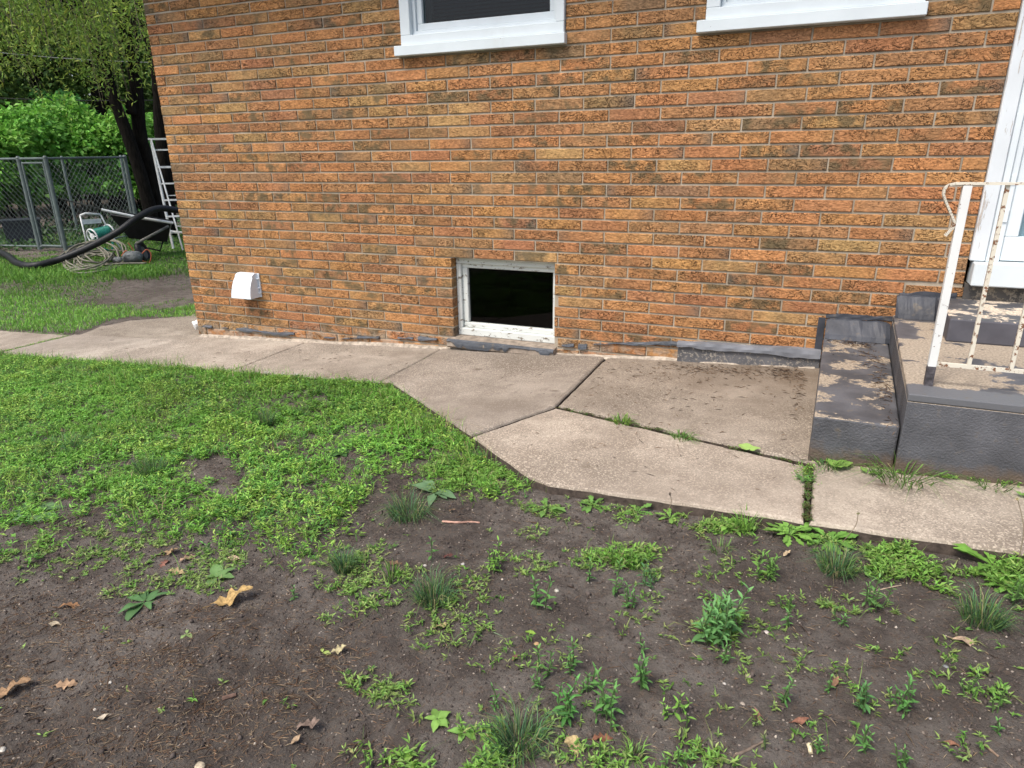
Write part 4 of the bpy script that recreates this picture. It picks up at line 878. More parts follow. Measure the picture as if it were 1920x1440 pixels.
# upright seedlings
for a in [(1340, 1195, 100, 'bushiest blue-green leafy weed, right of the centre of the bare soil', 14, (.13, .29, .095), 100), (1355, 1240, 40, 'low leafy weed touching the foot of the bushiest weed', 4), (930, 1075, 50, 'bright bushy weed on the soil above the scattered seedlings', 8, GRN2, 60), (1012, 1140, 66, 'leafy weed with a side shoot in the middle of the bare soil', 4),
          (808, 1050, 45, 'thin single-stem seedling beside the spiky grass tuft', 1), (1105, 1090, 42, 'pale seedling with few leaves, left of two taller seedlings', 2), (1150, 1115, 60, 'tall seedling, upper of the two beside the centre', 3), (1182, 1140, 48, 'bushy seedling, lower of the two beside the centre', 5), (1220, 1105, 50, 'grey-green feathery weed left of the bushiest weed', 6, (.08, .19, .075), 60),
          (1205, 1225, 40, 'small lone seedling above the dark twig', 2), (1205, 1290, 70, 'seedling growing beside the dark twig', 4), (1258, 1350, 60, 'spreading bright weed right of the dark twig', 5, GRN2, 90), (1068, 1262, 62, 'tall seedling at the top of the lower weed cluster', 3), (1020, 1265, 60, 'curly seedling at the left of the lower weed cluster', 3, (.11, .24, .06), 60),
          (1060, 1350, 80, 'dense upright weed in the lower weed cluster', 6, (.09, .25, .06), 45), (1100, 1300, 55, 'slender weed in the middle of the lower weed cluster', 4), (1138, 1350, 85, 'leafy weed at the right of the lower weed cluster', 7, (.115, .27, .07), 75), (1005, 1290, 40, 'small weed below the curly seedling', 3), (925, 1330, 45, 'small seedling above the loose long-bladed tuft', 2),
          (1465, 1315, 55, 'lone seedling right of the centre at the bottom', 3), (1620, 1330, 65, 'bushy seedling, left one of the bottom right pair', 6, (.09, .22, .07), 50), (1690, 1330, 70, 'bushy seedling, right one of the bottom right pair', 7, (.10, .25, .065), 60), (1622, 1412, 62, 'seedling standing at the bottom right edge of the picture', 3),
          (1535, 1412, 30, 'broad small seedling at the bottom beside the pale stick', 3), (1690, 1440, 50, 'weed cut by the bottom edge on the right', 4), (1870, 1375, 34, 'small seedling near the bottom right corner', 2), (1480, 1180, 44, 'seedling right of the white snail shell', 3), (1475, 1140, 30, 'low round seedling right of the bushiest weed', 5, (.13, .25, .05), 45), (1640, 1140, 60, 'leafy weed in the middle of the right bare soil', 5, (.12, .25, .07), 70),
          (1580, 1170, 35, 'low seedling left of the tan oak leaf', 3), (1555, 1295, 34, 'seedling holding a dry brown leaf', 2), (1430, 1400, 34, 'wilted pale weed at the bottom', 2, (.16, .18, .08)), (1120, 1440, 50, 'bright seedling cut by the bottom edge beside the tan pointed leaf', 5, GRN2, 80), (1280, 1440, 46, 'bright leafy weeds at the bottom centre', 6, (.13, .29, .07), 120), (700, 1440, 40, 'bright seedling at the bottom left of the green cluster', 4, GRN2, 80),
          (1900, 1130, 60, 'tall weed at the right edge above the dark tuft', 4, (.12, .25, .06), 60), (550, 1125, 26, 'small seedling alone on the dark soil left of the grass tuft', 2), (1440, 1090, 60, 'leafy weed growing on the soil under the path edge', 7, (.14, .29, .06), 70), (1850, 1320, 55, 'spreading pale weed low at the right edge', 7, (.17, .30, .08), 110)]:
    upright(a[0], a[1], a[2], a[3], *(a[4:5] or (1,)), **({'col': a[5]} if len(a) > 5 else {}), **({'w_px': a[6]} if len(a) > 6 else {}))
# broad-leaved plants
B = (.10, .22, .07)
for a in [(70, 965, 110, 'large dull broadleaf weed at the left edge of the lawn', 7, OV, (.13, .23, .10), .55), (272, 1130, 100, 'dark green dock weed with narrow leaves on the bare soil', 11, LAN, (.10, .21, .075), .32), (408, 1085, 75, 'broadleaf weed with round leaves beside the pale dead leaf', 5, OV, (.14, .25, .085), .62),
          (815, 925, 90, 'grey-green broadleaf weed behind the dense dark tuft', 6, OV, (.15, .26, .13), .5), (1025, 955, 75, 'dandelion rosette on the soil below the path corner', 9, DAN, (.15, .29, .07), .36), (1110, 950, 60, 'small dandelion rosette near the path edge, left of the bigger ones', 8, DAN, (.13, .27, .06), .36), (1195, 958, 70, 'flat dandelion rosette against the middle of the path edge', 8, DAN, (.15, .31, .07), .36),
          (1262, 958, 60, 'dandelion rosette at the path edge, left of the slab joint', 8, DAN, (.18, .34, .07), .36), (1370, 985, 75, 'bright dandelion rosette just left of the slab joint', 14, DAN, (.19, .36, .07), .28), (1480, 995, 90, 'large dandelion rosette in front of the slab joint', 18, DAN, (.18, .35, .07), .27), (1555, 1000, 95, 'tall dandelion rosette right of the slab joint', 18, DAN, (.15, .32, .06), .27),
          (1858, 1055, 120, 'large lush dandelion at the right end of the path edge', 22, DAN, (.16, .33, .055), .26), (1885, 1100, 90, 'second lush dandelion at the right edge, below the largest', 18, DAN, (.15, .31, .055), .26), (735, 735, 50, 'light green round-leaved weed where the path edge bends', 8, HRT, (.25, .42, .10), .9), (655, 722, 30, 'pale round leaf standing in the grass by the path', 3, HRT, (.25, .42, .10), .95),
          (640, 850, 50, 'dark round-leaved weed in the middle of the lawn', 8, HRT, (.07, .16, .045), .8), (765, 1432, 60, 'single glossy bright green leaf at the bottom edge', 2, OV, (.20, .38, .06), .55), (992, 1188, 24, 'curled bright green leaf lying on the soil', 2, HRT, (.30, .48, .08), 1.), (820, 1350, 50, 'light green weed with toothed leaves at the bottom', 7, OV, (.20, .36, .08), .6), (870, 1375, 55, 'light green seedling right of the toothed weed', 6, OV, (.18, .35, .08), .55),
          (350, 1190, 34, 'pale seedling with two leaves on the dark soil', 3, OV, (.27, .38, .14), .45), (605, 1225, 34, 'two pale yellow-green seed leaves on the dark soil', 2, OV, (.33, .42, .12), .55)]:
    rosette(a[0], a[1], a[2], a[3], a[4], a[5], a[6], a[7], el=(.15, .7) if a[5] is DAN else (.1, .55), group='dandelions along the path' if a[5] is DAN else None)
for a in [(1405, 845, 46, 'single pale heart-shaped leaf in the paving crack near the step', 2, HRT, (.30, .46, .13), 1.), (1568, 876, 52, 'bright heart-shaped leaves at the front corner of the grey step', 4, HRT, (.24, .42, .09), .9), (1625, 888, 46, 'single broad green leaf between the step corner and the long grass', 2, OV, (.22, .38, .09), .6),
          (1505, 900, 36, 'small leafy weed at the top of the slab joint', 6, OV, (.11, .22, .07), .5), (1915, 930, 26, 'small green leaf at the foot of the platform, at the right edge', 3, HRT, (.2, .36, .09), .8)]:
    rosette(a[0], a[1], a[2], a[3], a[4], a[5], a[6], a[7], el=(.2, .6), slab_=True, droop=.2, wave=.15)
# dandelion seed stalks on the right
def stalk(u0, v0, u1, v1, label, head=(.30, .28, .16)):
    P = gnd(u0, v0); d_ = (P-CAM)@FWD; q = ray(u1, v1); T_ = CAM+q*(d_/(q@FWD)*.985); g = VG(); pth = smooth_path([P, (P+T_)/2+np.array([.015, 0, .012]), T_], 5); g.stem(pth, [.0011]*len(pth), (.30, .24, .16)); root = thing('seed_stalk', label, 'weed', P, 'seed stalks by the path')
    g.obj('stem', LEAF, root, P); h_ = VG(); n = 24; h_.leaves(np.tile(T_, (n, 1)), rng.normal(0, 1, (n, 3)), .007, .003, cjit(head, n)); h_.obj('seed_head', LEAF, root, P)
stalk(1893, 1045, 1908, 935, 'thin curved seed stalk with a pale head at the right edge of the path', (.6, .55, .3)); stalk(1575, 990, 1609, 962, 'short seed stalk with a brown head leaning over the path'); stalk(1252, 950, 1256, 926, 'tiny brown seed stalk in front of the path edge', (.07, .05, .04))
# clover flowers at the back edge of the lawn
for i, (u, v) in enumerate([(560, 690), (572, 686), (588, 692), (596, 699), (545, 695), (612, 694)]):
    P = gnd(u, v); P = P+np.array([0, -.03, 0]); g = VG(); g.stem([P, P+np.array([0, 0, .055])], [.001, .001], (.12, .25, .05)); n = 40; root = thing('clover_flower', 'small white clover flower at the back edge of the lawn', 'flower', P, 'white clover flowers in one cluster'); g.obj('stem', LEAF, root, P)
    h_ = VG(); h_.leaves(np.tile(P+np.array([0, 0, .058]), (n, 1)), rng.normal(0, 1, (n, 3))+np.array([0, 0, .4]), .009, .003, np.tile((.75, .74, .66), (n, 1))); h_.obj('flower_head', LEAF, root, P)
# fallen leaves
OAK = [.05, .07, .3, .72, .5, .3, .8, 1., .55, .35, .75, .8, .4, .3, .12]
def deadleaf(u, v, w_px, label, col, ang, prof=OAK, ratio=.55, curl=.25, slab_=False):
    col = tuple(.84*c_ for c_ in col); P = gnd(u, v, slab_); s = scale_at(P); L_ = w_px*s*.95; vg = VG(); d = np.array([math.cos(ang), math.sin(ang), .12]); b = P-d*L_/2+np.array([0, 0, .010]); b[2] = P[2]+.006
    vg.shaped(b, d, (.1*random.gauss(0, 1), .1*random.gauss(0, 1), 1), L_, L_*ratio, prof, col, droop=-.18 if len(label) % 2 else .25, fold=.28, wave=.5)
    root = thing('fallen_leaf', label, 'leaf', P, 'dead leaves on the soil'); vg.obj('blade', DEAD, root, P)
    if w_px > 30:
        st = VG(); st.stem([b, b-d*L_*.18*np.array([1, 1, .2])], [.0012, .001], tuple(np.array(col)*.7)); st.obj('stalk', DEAD, root, P)
for a in [(438, 1130, 82, 'large yellow oak leaf with holes lying on the dark soil', (.52, .35, .14), .75), (310, 1058, 34, 'reddish brown dead leaf behind the dock weed', (.30, .14, .10), 1.9), (320, 1040, 36, 'tan curled dead leaf behind the reddish one', (.42, .29, .16), .3), (352, 1050, 36, 'pale pink-brown dead leaf right of the reddish one', (.45, .30, .20), 1.2), (330, 1075, 36, 'yellow-tan dead leaf in front of the reddish one', (.50, .38, .20), .2), (438, 1050, 28, 'rounded pale dead leaf above the round-leaved weed', (.60, .44, .30), .5, OV, .6),
          (130, 1138, 42, 'orange-brown curled oak leaf on the soil at the left', (.36, .20, .10), .6), (103, 1172, 26, 'small cream dead leaf below the orange-brown one', (.55, .46, .32), .4, OV, .5), (124, 1287, 42, 'tan oak leaf at the lower left', (.46, .30, .18), .5), (576, 1368, 56, 'dull brown oak leaf with thin lobes at the bottom', (.26, .19, .15), .4), (556, 1392, 22, 'small tan curled leaf just under the thin-lobed one', (.45, .32, .2), 1.2, OV, .6), (195, 1350, 26, 'pale cream bark-like leaf at the lower left', (.58, .50, .38), .6, OV, .45),
          (826, 1180, 32, 'small yellow-tan leaf fragment beside the flattened grass', (.50, .40, .20), .3), (742, 1060, 34, 'brown curled leaf above the bright grass clump', (.24, .14, .09), .1), (840, 1047, 22, 'dark red crumpled leaf beside the thin seedling', (.13, .05, .04), .3), (1075, 1402, 44, 'tan pointed dead leaf at the bottom centre', (.52, .40, .20), -.9, HRT, .6), (1128, 1388, 44, 'rusty red-brown oak leaf at the bottom', (.27, .12, .07), .5), (1815, 1208, 54, 'tan crinkled leaf lying on the soil at the right', (.52, .38, .26), -.1, OV, .36),
          (965, 1236, 20, 'small narrow brown leaf on the open soil', (.30, .16, .10), 1.5, LAN, .45), (1420, 1342, 30, 'narrow pink-brown leaf at the bottom right', (.28, .14, .10), -1.1, LAN, .3), (1500, 1358, 34, 'pointed red-brown leaf above the pale stick', (.30, .14, .09), .4, LAN, .42), (1565, 1285, 28, 'dry brown leaf caught on a seedling', (.30, .17, .10), 1.2, LAN, .4), (1785, 1398, 30, 'orange-brown leaf near the bottom right corner', (.36, .18, .11), .1, LAN, .4), (907, 862, 20, 'orange-brown leaf in the grass beside the path edge', (.50, .25, .10), .8, OV, .6),
          (462, 800, 30, 'tan dead leaf lying in the lawn', (.38, .25, .15), .2, OV, .7), (848, 960, 14, 'small brown seed pod by the pink root', (.3, .2, .12), .3, LAN, .5), (1475, 1042, 20, 'small pale curled leaf under the path weeds', (.55, .42, .26), .9, OV, .5), (635, 1225, 34, 'crumbled straw-coloured leaf right of the two seed leaves', (.55, .48, .27), .6, OAK, .7), (25, 1300, 70, 'matted straw-coloured leaf at the left edge', (.35, .22, .12), .8, OAK, .6)]:
    deadleaf(*a[:6], **({'prof': a[6], 'ratio': a[7]} if len(a) > 6 else {}))
# sticks, stones and bits
def stick(uv, r, label, col, name='stick', cat='stick'):
    P = [gnd(*q) for q in uv]; P = [p_+np.array([0, 0, r*.7]) for p_ in P]; g = G(); pth = smooth_path(P, 4); g.tube(pth, [r*(1-.35*i/len(pth)) for i in range(len(pth))], 7, wob=.3); m_ = simple(name+'_wood', col, .9, .35, 60, .5)
    o = mesh_obj(name, np.array(g.v)-P[0], g.f, m_); o.location = tuple(P[0]); tag(o, label, cat)
stick([(830, 979), (860, 981), (880, 980), (900, 982)], .0045, 'pinkish bare root lying on the soil below the dense dark tuft', (.40, .24, .18), 'root', 'root')
stick([(1160, 1240), (1185, 1270), (1212, 1318)], .003, 'dark straight twig lying diagonally across the soil', (.07, .06, .055), 'twig', 'twig')
stick([(1375, 1420), (1400, 1408), (1432, 1392)], .0032, 'grey-brown forked stick at the bottom right', (.17, .13, .10), 'twig', 'twig'); stick([(1517, 1398), (1520, 1415)], .0055, 'short pale stick standing on the soil at the bottom', (.58, .50, .33))
stick([(1845, 1398), (1872, 1420)], .003, 'small brown twig in the bottom right corner', (.20, .14, .10), 'twig', 'twig'); stick([(1630, 1112), (1660, 1104), (1690, 1098)], .002, 'thin pale stem lying in front of the dark tuft at the right', (.36, .28, .2), 'twig', 'twig')
stick([(1060, 1430), (1040, 1436)], .002, 'very thin twig at the bottom centre', (.3, .22, .15), 'twig', 'twig'); stick([(418, 1312), (444, 1306)], .006, 'dark rotten piece of wood on the lower left soil', (.13, .08, .06))
def stone(u, v, w_px, label, col, name='stone', fl=.6):
    P = gnd(u, v); s = scale_at(P); r_ = w_px*s/2; g = []; 
    import bmesh
    bm = bmesh.new(); bmesh.ops.create_icosphere(bm, subdivisions=2, radius=1)
    for q in bm.verts: k = 1+.22*(vnoise(q.co.x*2+u, q.co.y*2+v+q.co.z)-.5)*2; q.co = Vector((q.co.x*k*r_, q.co.y*k*r_*.8, q.co.z*k*r_*fl))
    me = bpy.data.meshes.new(name); bm.to_mesh(me); bm.free(); me.materials.append(simple(name+'_surface', tuple(c_*.78 for c_ in col), .9, .45, 90, .5)); me.polygons.foreach_set('use_smooth', np.ones(len(me.polygons), bool))
    o = bpy.data.objects.new(name, me); COL.objects.link(o); o.location = (P[0], P[1], P[2]+r_*fl*.15); tag(o, label, 'stone', 'small stones on the soil')
for a in [(1044, 1107, 10, 'round pale stone right of the leafy weed with a side shoot', (.45, .43, .36)), (1006, 1208, 12, 'small orange-tan stone on the open soil', (.50, .33, .17)), (1403, 1268, 12, 'rounded beige stone right of the lower weed cluster', (.42, .35, .26)), (1392, 1320, 11, 'flat grey-beige stone above the narrow pink-brown leaf', (.40, .34, .28)), (1437, 1186, 11, 'white snail-like stone right of the bushiest weed', (.62, .55, .52)), (868, 1058, 8, 'small white pebble beside the dark red leaf', (.5, .48, .45)), (797, 1060, 7, 'tiny pale pebble left of the dark red leaf', (.5, .46, .42)),
          (207, 1280, 8, 'white pebble on the lower left soil', (.6, .57, .5)), (5, 1406, 16, 'pale stone at the bottom left corner', (.55, .52, .45)), (178, 1330, 7, 'chalky pebble above the cream bark-like leaf', (.6, .55, .48)), (1745, 1348, 7, 'grey pebble low on the right', (.35, .33, .32)), (1773, 1250, 10, 'flat grey stone below the tan crinkled leaf', (.22, .23, .23)), (1358, 1282, 8, 'light pebble left of the rounded beige stone', (.5, .47, .42)), (375, 1438, 22, 'pale stone cut by the bottom edge on the left', (.50, .42, .30)), (1219, 1107, 6, 'tiny light pebble by the bushy seedlings', (.5, .45, .4))]:
    stone(*a)
# ------------------------------------------------------------------ back yard: fence, tree, ladder, barrow and clutter
GZ = -.25
def gz(u, v): return at_z(u, v, GZ)
kennel = thing('chain_link_kennel', 'grey metal chain-link kennel with a gate, at the back of the yard', 'kennel', gz(100, 469))
KO = tuple(map(float, gz(100, 469))); FH = 1.6
A_, B_, Lf = gz(75, 468), gz(124, 470), gz(-160, 462); Cc = gz(262, 444)
def post(P, r=.03, h=FH, name='post'):
    g = G(); g.tube([P, P+np.array([0, 0, h])], r, 10); g.tube([P+np.array([0, 0, h]), P+np.array([0, 0, h+.03])], [r*1.15, r*.5], 10); g.obj(name, GALV, kennel, KO, smooth=False)
bk = unit(np.array([-.83, .56, 0])); Lb, Bb = Lf+bk*3.2, Cc+bk*1.0; Mb = Lb+(Bb-Lb)*.5; Nb = Lb+(Bb-Lb)*.72
for P in (A_, B_, Lf, Cc, (A_+Lf)/2): post(P, .036)
for P in (Lb, Mb, Nb, Bb): post(P, .028)
def link_panel(P0, P1, z0=.06, z1=FH-.02, cell=.11, r=.0019, name='mesh_panel'):
    g = []; V = []; F = []; L_ = np.linalg.norm(P1-P0); t = (P1-P0)/L_; n_ = np.cross(t, (0, 0, 1)); hh = z1-z0
    for s_ in (1, -1):
        k = -int(hh/cell)-1
        while k*cell < L_+hh:
            # line x = k*cell + s*z
            if s_ == 1: xa, xb = k*cell, k*cell+hh; za, zb = 0, hh
            else: xa, xb = k*cell, k*cell-hh; za, zb = 0, hh
            lo, hi = (xa, xb) if xa < xb else (xb, xa)
            if hi > 0 and lo < L_:
                f0 = (np.clip(xa, 0, L_)-xa)/(xb-xa); f1 = 1-(xb-np.clip(xb, 0, L_))/(xb-xa)
                if f1 > f0:
                    a = P0+t*(xa+(xb-xa)*f0)+np.array([0, 0, z0+hh*f0])+n_*.002*s_; b = P0+t*(xa+(xb-xa)*f1)+np.array([0, 0, z0+hh*f1])+n_*.002*s_
                    d = unit(b-a); p1 = np.cross(d, n_); i = len(V)
                    for q in (a, b): V += [q+p1*r, q-p1*.5*r+n_*r*.87, q-p1*.5*r-n_*r*.87]
                    F += [(i, i+1, i+4, i+3), (i+1, i+2, i+5, i+4), (i+2, i, i+3, i+5)]
            k += 1
    o = mesh_obj(name, V, F, GALV, kennel); o.location = tuple(-np.array(KO))
    g = G(); up = np.array([0, 0, 1.]); g.tube([P0+up*(z1+.005), P1+up*(z1+.005)], .02, 8); g.obj('rail', GALV, kennel, KO)
    g = G(); g.tube([P0+up*z0, P1+up*z0], .016, 8); g.obj('rail', GALV, kennel, KO)
for a in ((A_, B_), (B_, Cc), (Lf, A_)): link_panel(*a)
link_panel(Lb, Bb, cell=.14); link_panel(Lf, Lb, cell=.14)
gt = G(); t_ = unit(B_-A_); up = np.array([0, 0, 1.]); a0, b0 = A_+t_*.07-bk*.03, B_-t_*.07-bk*.03
for P in (a0, b0): gt.tube([P+up*.08, P+up*(FH-.09)], .018, 8)
for z_ in (.08, FH-.09): gt.tube([a0+up*z_, b0+up*z_], .018, 8)
gt.obj('gate_frame', GALV, kennel, KO)
# dark bin inside the kennel
bo = gz(48, 458)+bk*.35; g = G(); tx = unit(np.array([.56, .83, 0])); 
def obox(g, O, ax, ay, lx, ly, z0, z1, tp=1.):
    V = []
    for (z_, k) in ((z0, tp), (z1, 1)):
        for (m, n) in ((-1, -1), (1, -1), (1, 1), (-1, 1)): V.append(O+ax*m*lx/2*k+ay*n*ly/2*k+np.array([0, 0, z_-O[2]]))
    return g.add(V, [(3, 2, 1, 0), (4, 5, 6, 7), (0, 1, 5, 4), (1, 2, 6, 5), (2, 3, 7, 6), (3, 0, 4, 7)])
obox(g, bo, tx, bk, .62, .45, GZ, GZ+.42, .92); obox(g, bo, tx, bk, .66, .49, GZ+.42, GZ+.46)
o = g.obj('plastic_bin', simple('dark_blue_plastic', (.02, .025, .035), .5, .2, 6), None, None, bevel=.01); tag(o, 'dark blue plastic bin inside the kennel behind the gate mesh', 'bin')

# multi-stemmed dark tree
tree = thing('shade_tree', 'dark tree with three leaning trunks and hanging yellow-green foliage behind the kennel', 'tree', gz(290, 436)); TO = tuple(map(float, gz(290, 436)))
def trunk(pts, D, w0, w1, name='trunk', mat=BARK):
    P = [at_d(u, v, D if not hasattr(D, '__len__') else D[i]) for i, (u, v) in enumerate(pts)]; P = smooth_path(P, 4); n = len(P); g = G()
    g.tube(P, [w0+(w1-w0)*i/(n-1) for i in range(n)], 14, wob=.12); g.obj(name, mat, tree, TO, smooth=True)
trunk([(291, 446), (278, 380), (258, 310), (238, 250), (212, 180), (192, 115), (178, 70), (160, 10), (140, -90)], 15, .13, .065)
trunk([(297, 446), (290, 380), (276, 310), (262, 250), (258, 190), (253, 140), (246, 60), (228, -20), (215, -120)], 15.2, .15, .08)
trunk([(318, 440), (312, 350), (303, 250), (299, 180), (292, 120), (275, 60), (262, 0), (250, -100)], 16, .15, .09)
trunk([(247, 215), (243, 180), (238, 172)], 15.1, .10, .06, 'branch_stub')
br = G(); cv = VG(); tw = G()
def limb(pts, r0, r1): P = smooth_path(pts, 4); n = len(P); br.tube(P, [r0+(r1-r0)*i/(n-1) for i in range(n)], 7)
random.seed(21)
for (u, v, D0, u2, v2, D2) in [(185, 90, 15, 60, -40, 12), (200, 130, 15, 110, -30, 11), (253, 140, 15.2, 180, -60, 11.5), (246, 60, 15.2, 330, -100, 12), (178, 70, 15, -40, -120, 13.5), (250, 100, 15.2, 120, -160, 14.5), (262, 0, 16, 380, -140, 15)]:
    a, b = at_d(u, v, D0), at_d(u2, v2, D2); limb([a, (a+b)/2+np.array([0, 0, .25]), b], .06, .02)
nt = 1900; 
for i in range(nt):
    D = random.uniform(9.8, 16.5); u = random.uniform(-260, 400); v0 = random.uniform(-330, 150) if random.random() < .8 else random.uniform(-60, 190)
    lowv = 215-60*abs(math.sin(u*.013+1))+random.uniform(-40, 25)
    P = at_d(u, v0, D); ln_ = random.uniform(.5, 1.5)
    dx = random.gauss(0, .28); dy = random.gauss(0, .28); pth = [P, P+np.array([dx*.5, dy*.5, -ln_*.35]), P+np.array([dx, dy, -ln_])]
    uu_, vv_, _ = project(pth[-1])
    if vv_ > lowv: continue
    pth = smooth_path(pth, 3)
    if P[0] > -.4 or (D < 11.5 and uu_ > 345): continue
    if i % 3 == 0: tw.tube(pth, [.006, .005, .004, .004, .003, .003, .002][:len(pth)], 4)
    m_ = int(ln_*30); t = rng.random(m_)**.8; idx = t*(len(pth)-1); i0 = np.clip(idx.astype(int), 0, len(pth)-2); fr = (idx-i0)[:, None]; PA = np.array(pth); b = PA[i0]*(1-fr)+PA[i0+1]*fr+rng.normal(0, .07, (m_, 3))
    d = rng.normal(0, 1, (m_, 3)); d[:, 2] -= .5; lc = (.17, .28, .045) if random.random() < .6 else (.29, .40, .07)
    cv.leaves(b, d, rng.uniform(.04, .10, m_), rng.uniform(.014, .028, m_), cjit(lc, m_, .3, .12), up=unit(rng.normal(0, 1, (m_, 3))+np.array([0, 0, 1.])))
br.obj('branches', BARK, tree, TO, smooth=True); tw.obj('twigs', simple('pale_twig', (.14, .12, .08), .9), tree, TO)['kind'] = 'stuff'; cv.obj('crown', LEAF, tree, TO)

# bright shrubs behind the kennel
def leaf_cloud(blobs, n, L, col, up=.8, flat=True):
    """leaves on and inside ellipsoids (centre, radii)"""
    vg = VG(); k = len(blobs); wt = np.array([b[1][0]*b[1][2] for b in blobs]); wt /= wt.sum()
    for (c, r), f in zip(blobs, wt):
        m_ = max(10, int(n*f)); d = unit(rng.normal(0, 1, (m_, 3))); d[:, 2] = np.abs(d[:, 2])*rng.choice([1, -.5], m_, p=[.8, .2])
        rad = rng.uniform(.62, 1.05, m_)[:, None]*(1+.22*(fbm(d[:, 0]*3+c[0], d[:, 2]*3+c[1], 3, 5)-.5)[:, None]*2)
        P = np.array(c)+d*np.array(r)*rad; dr_ = unit(d*np.array([1, 1, .3])+rng.normal(0, .55, (m_, 3))); dr_[:, 2] -= .25
        vg.leaves(P, dr_, L*rng.uniform(.6, 1.25, m_), L*rng.uniform(.45, .75, m_), cjit(col, m_, .28, .10), up=unit(rng.normal(0, .45, (m_, 3))+np.array([0, -.15, up])))
    return vg
def shrub(u, vtop, D, wr, label, col, n=5200):
    O = at_d(u, 300, D); O[2] = GZ; top = at_d(u, vtop, D)[2]; h = top-GZ; bl = []
    for k in range(24): a = random.random()*6.28; q = random.random(); bl.append((O+np.array([math.cos(a)*wr*.6*q, math.sin(a)*wr*.6*q, h*random.uniform(.25, .85)]), (wr*random.uniform(.2, .4), wr*random.uniform(.2, .4), h*random.uniform(.09, .2))))
    root = thing('leafy_shrub', label, 'shrub', O, 'shrubs behind the kennel'); leaf_cloud(bl, n, .15, col).obj('foliage', LEAF, root, O)
    g = G()
    for k in range(7): a = random.random()*6.28; g.tube([O+np.array([math.cos(a)*.2, math.sin(a)*.2, 0]), O+np.array([math.cos(a)*wr*.4, math.sin(a)*wr*.4, h*.6])], [.03, .012], 6)
    g.obj('stem', BARK, root, O)
BG = (.19, .41, .065)
shrub(-90, 235, 19.5, 1.5, 'bright green shrub behind the kennel, cut off by the left edge', BG); shrub(15, 232, 19.5, 1.4, 'bright green shrub behind the kennel gate, lowest of the row', BG); shrub(100, 202, 20.5, 1.7, 'bright green shrub behind the kennel, left of the leaning trunk', (.17, .40, .06)); shrub(185, 192, 21, 1.6, 'tallest bright shrub, seen just left of the leaning dark trunk', BG)
shrub(262, 195, 21, 1.5, 'bright shrub seen between the dark trunks', (.15, .37, .06)); shrub(340, 205, 21, 1.5, 'bright shrub mostly hidden behind the house corner', (.15, .36, .06)); shrub(150, 165, 24, 1.2, 'taller darker shrub rising behind the bright row', (.09, .27, .06), 2600)
# far trees closing the view
def far_tree(u, D, h, wr, label, col, n=9000, L=.20):
    O = at_d(u, 300, D); O[2] = GZ-.2; bl = []
    for k in range(16): a = random.random()*6.28; q = math.sqrt(random.random()); bl.append((O+np.array([math.cos(a)*wr*.7*q, math.sin(a)*wr*.7*q, h*random.uniform(.16, .9)]), (wr*random.uniform(.35, .55), wr*random.uniform(.35, .55), h*random.uniform(.12, .2))))
    root = thing('background_tree', label, 'tree', O, 'trees at the back of the yard'); g = G(); g.tube([O, O+np.array([.2, 0, h*.5]), O+np.array([.1, .2, h*.85])], [.28, .2, .06], 9, wob=.2)
    for k in range(6): a = k*1.05; g.tube([O+np.array([.1, 0, h*(.3+.07*k)]), O+np.array([math.cos(a)*wr*.6, math.sin(a)*wr*.6, h*(.45+.07*k)])], [.08, .03], 6)
    g.obj('trunk', BARK, root, O); leaf_cloud(bl, n, L, col).obj('crown', LEAF, root, O)
DKG = (.12, .21, .05)
far_tree(-230, 27, 10, 4, 'dark background tree beyond the left edge of the kennel', DKG, 6000); far_tree(-40, 26, 10, 3.4, 'dark background tree above the left end of the kennel', DKG); far_tree(90, 28, 11, 3.6, 'dark background tree behind the middle of the kennel', (.15, .26, .06)); far_tree(205, 26, 11, 3.2, 'dark background tree behind the leaning trunk', DKG)
far_tree(320, 28, 11, 3.6, 'dark background tree behind the house corner', (.13, .23, .055)); far_tree(480, 28, 10, 4, 'dark background tree hidden behind the house', DKG, 5000)
vg = VG(); n = 26000; a = rng.uniform(-1.75, -.55, n); D = rng.uniform(33, 37, n); z = rng.uniform(-.3, 13, n)*rng.uniform(.6, 1, n)
P = np.stack([CAM[0]+np.sin(a)*D, CAM[1]+np.cos(a)*D, z], 1); vg.leaves(P, rng.normal(0, 1, (n, 3)), rng.uniform(.45, .9, n), rng.uniform(.3, .6, n), cjit((.04, .085, .025), n, .35))
tag(vg.obj('woods', LEAF), 'dark mass of distant woods behind the yard', 'woods', kind='stuff')
vg = VG(); n = 5000; a = rng.uniform(-1.2, -.75, n); D = rng.uniform(15.5, 21, n); P = np.stack([CAM[0]+np.sin(a)*D, CAM[1]+np.cos(a)*D, GZ+rng.uniform(0, .45, n)*((D-15)/6)], 1)
vg.leaves(P, rng.normal(0, 1, (n, 3)), rng.uniform(.06, .14, n), rng.uniform(.04, .08, n), cjit((.05, .11, .035), n, .4)); tag(vg.obj('undergrowth', LEAF), 'low dark undergrowth on the ground behind the kennel', 'undergrowth', kind='stuff')
# overhead wires
for (a, b, r_, lab) in [((-300, 95, 12), (560, -120, 17), .009, 'black overhead wire crossing the top left corner'), ((-300, 168, 22), (420, 186, 22), .012, 'thin dark overhead wire low in front of the trees'), ((-300, 66, 20), (420, 122, 20), .010, 'pale thin overhead wire across the middle of the trees')]:
    g = G(); P, Q_ = at_d(*a), at_d(*b); g.tube(smooth_path([P, (P+Q_)/2-np.array([0, 0, .12]), Q_], 6), r_, 6); o = g.obj('overhead_wire', simple('wire', (.02, .02, .02) if 'pale' not in lab else (.25, .26, .24), .6), None); tag(o, lab, 'wire', 'overhead wires')

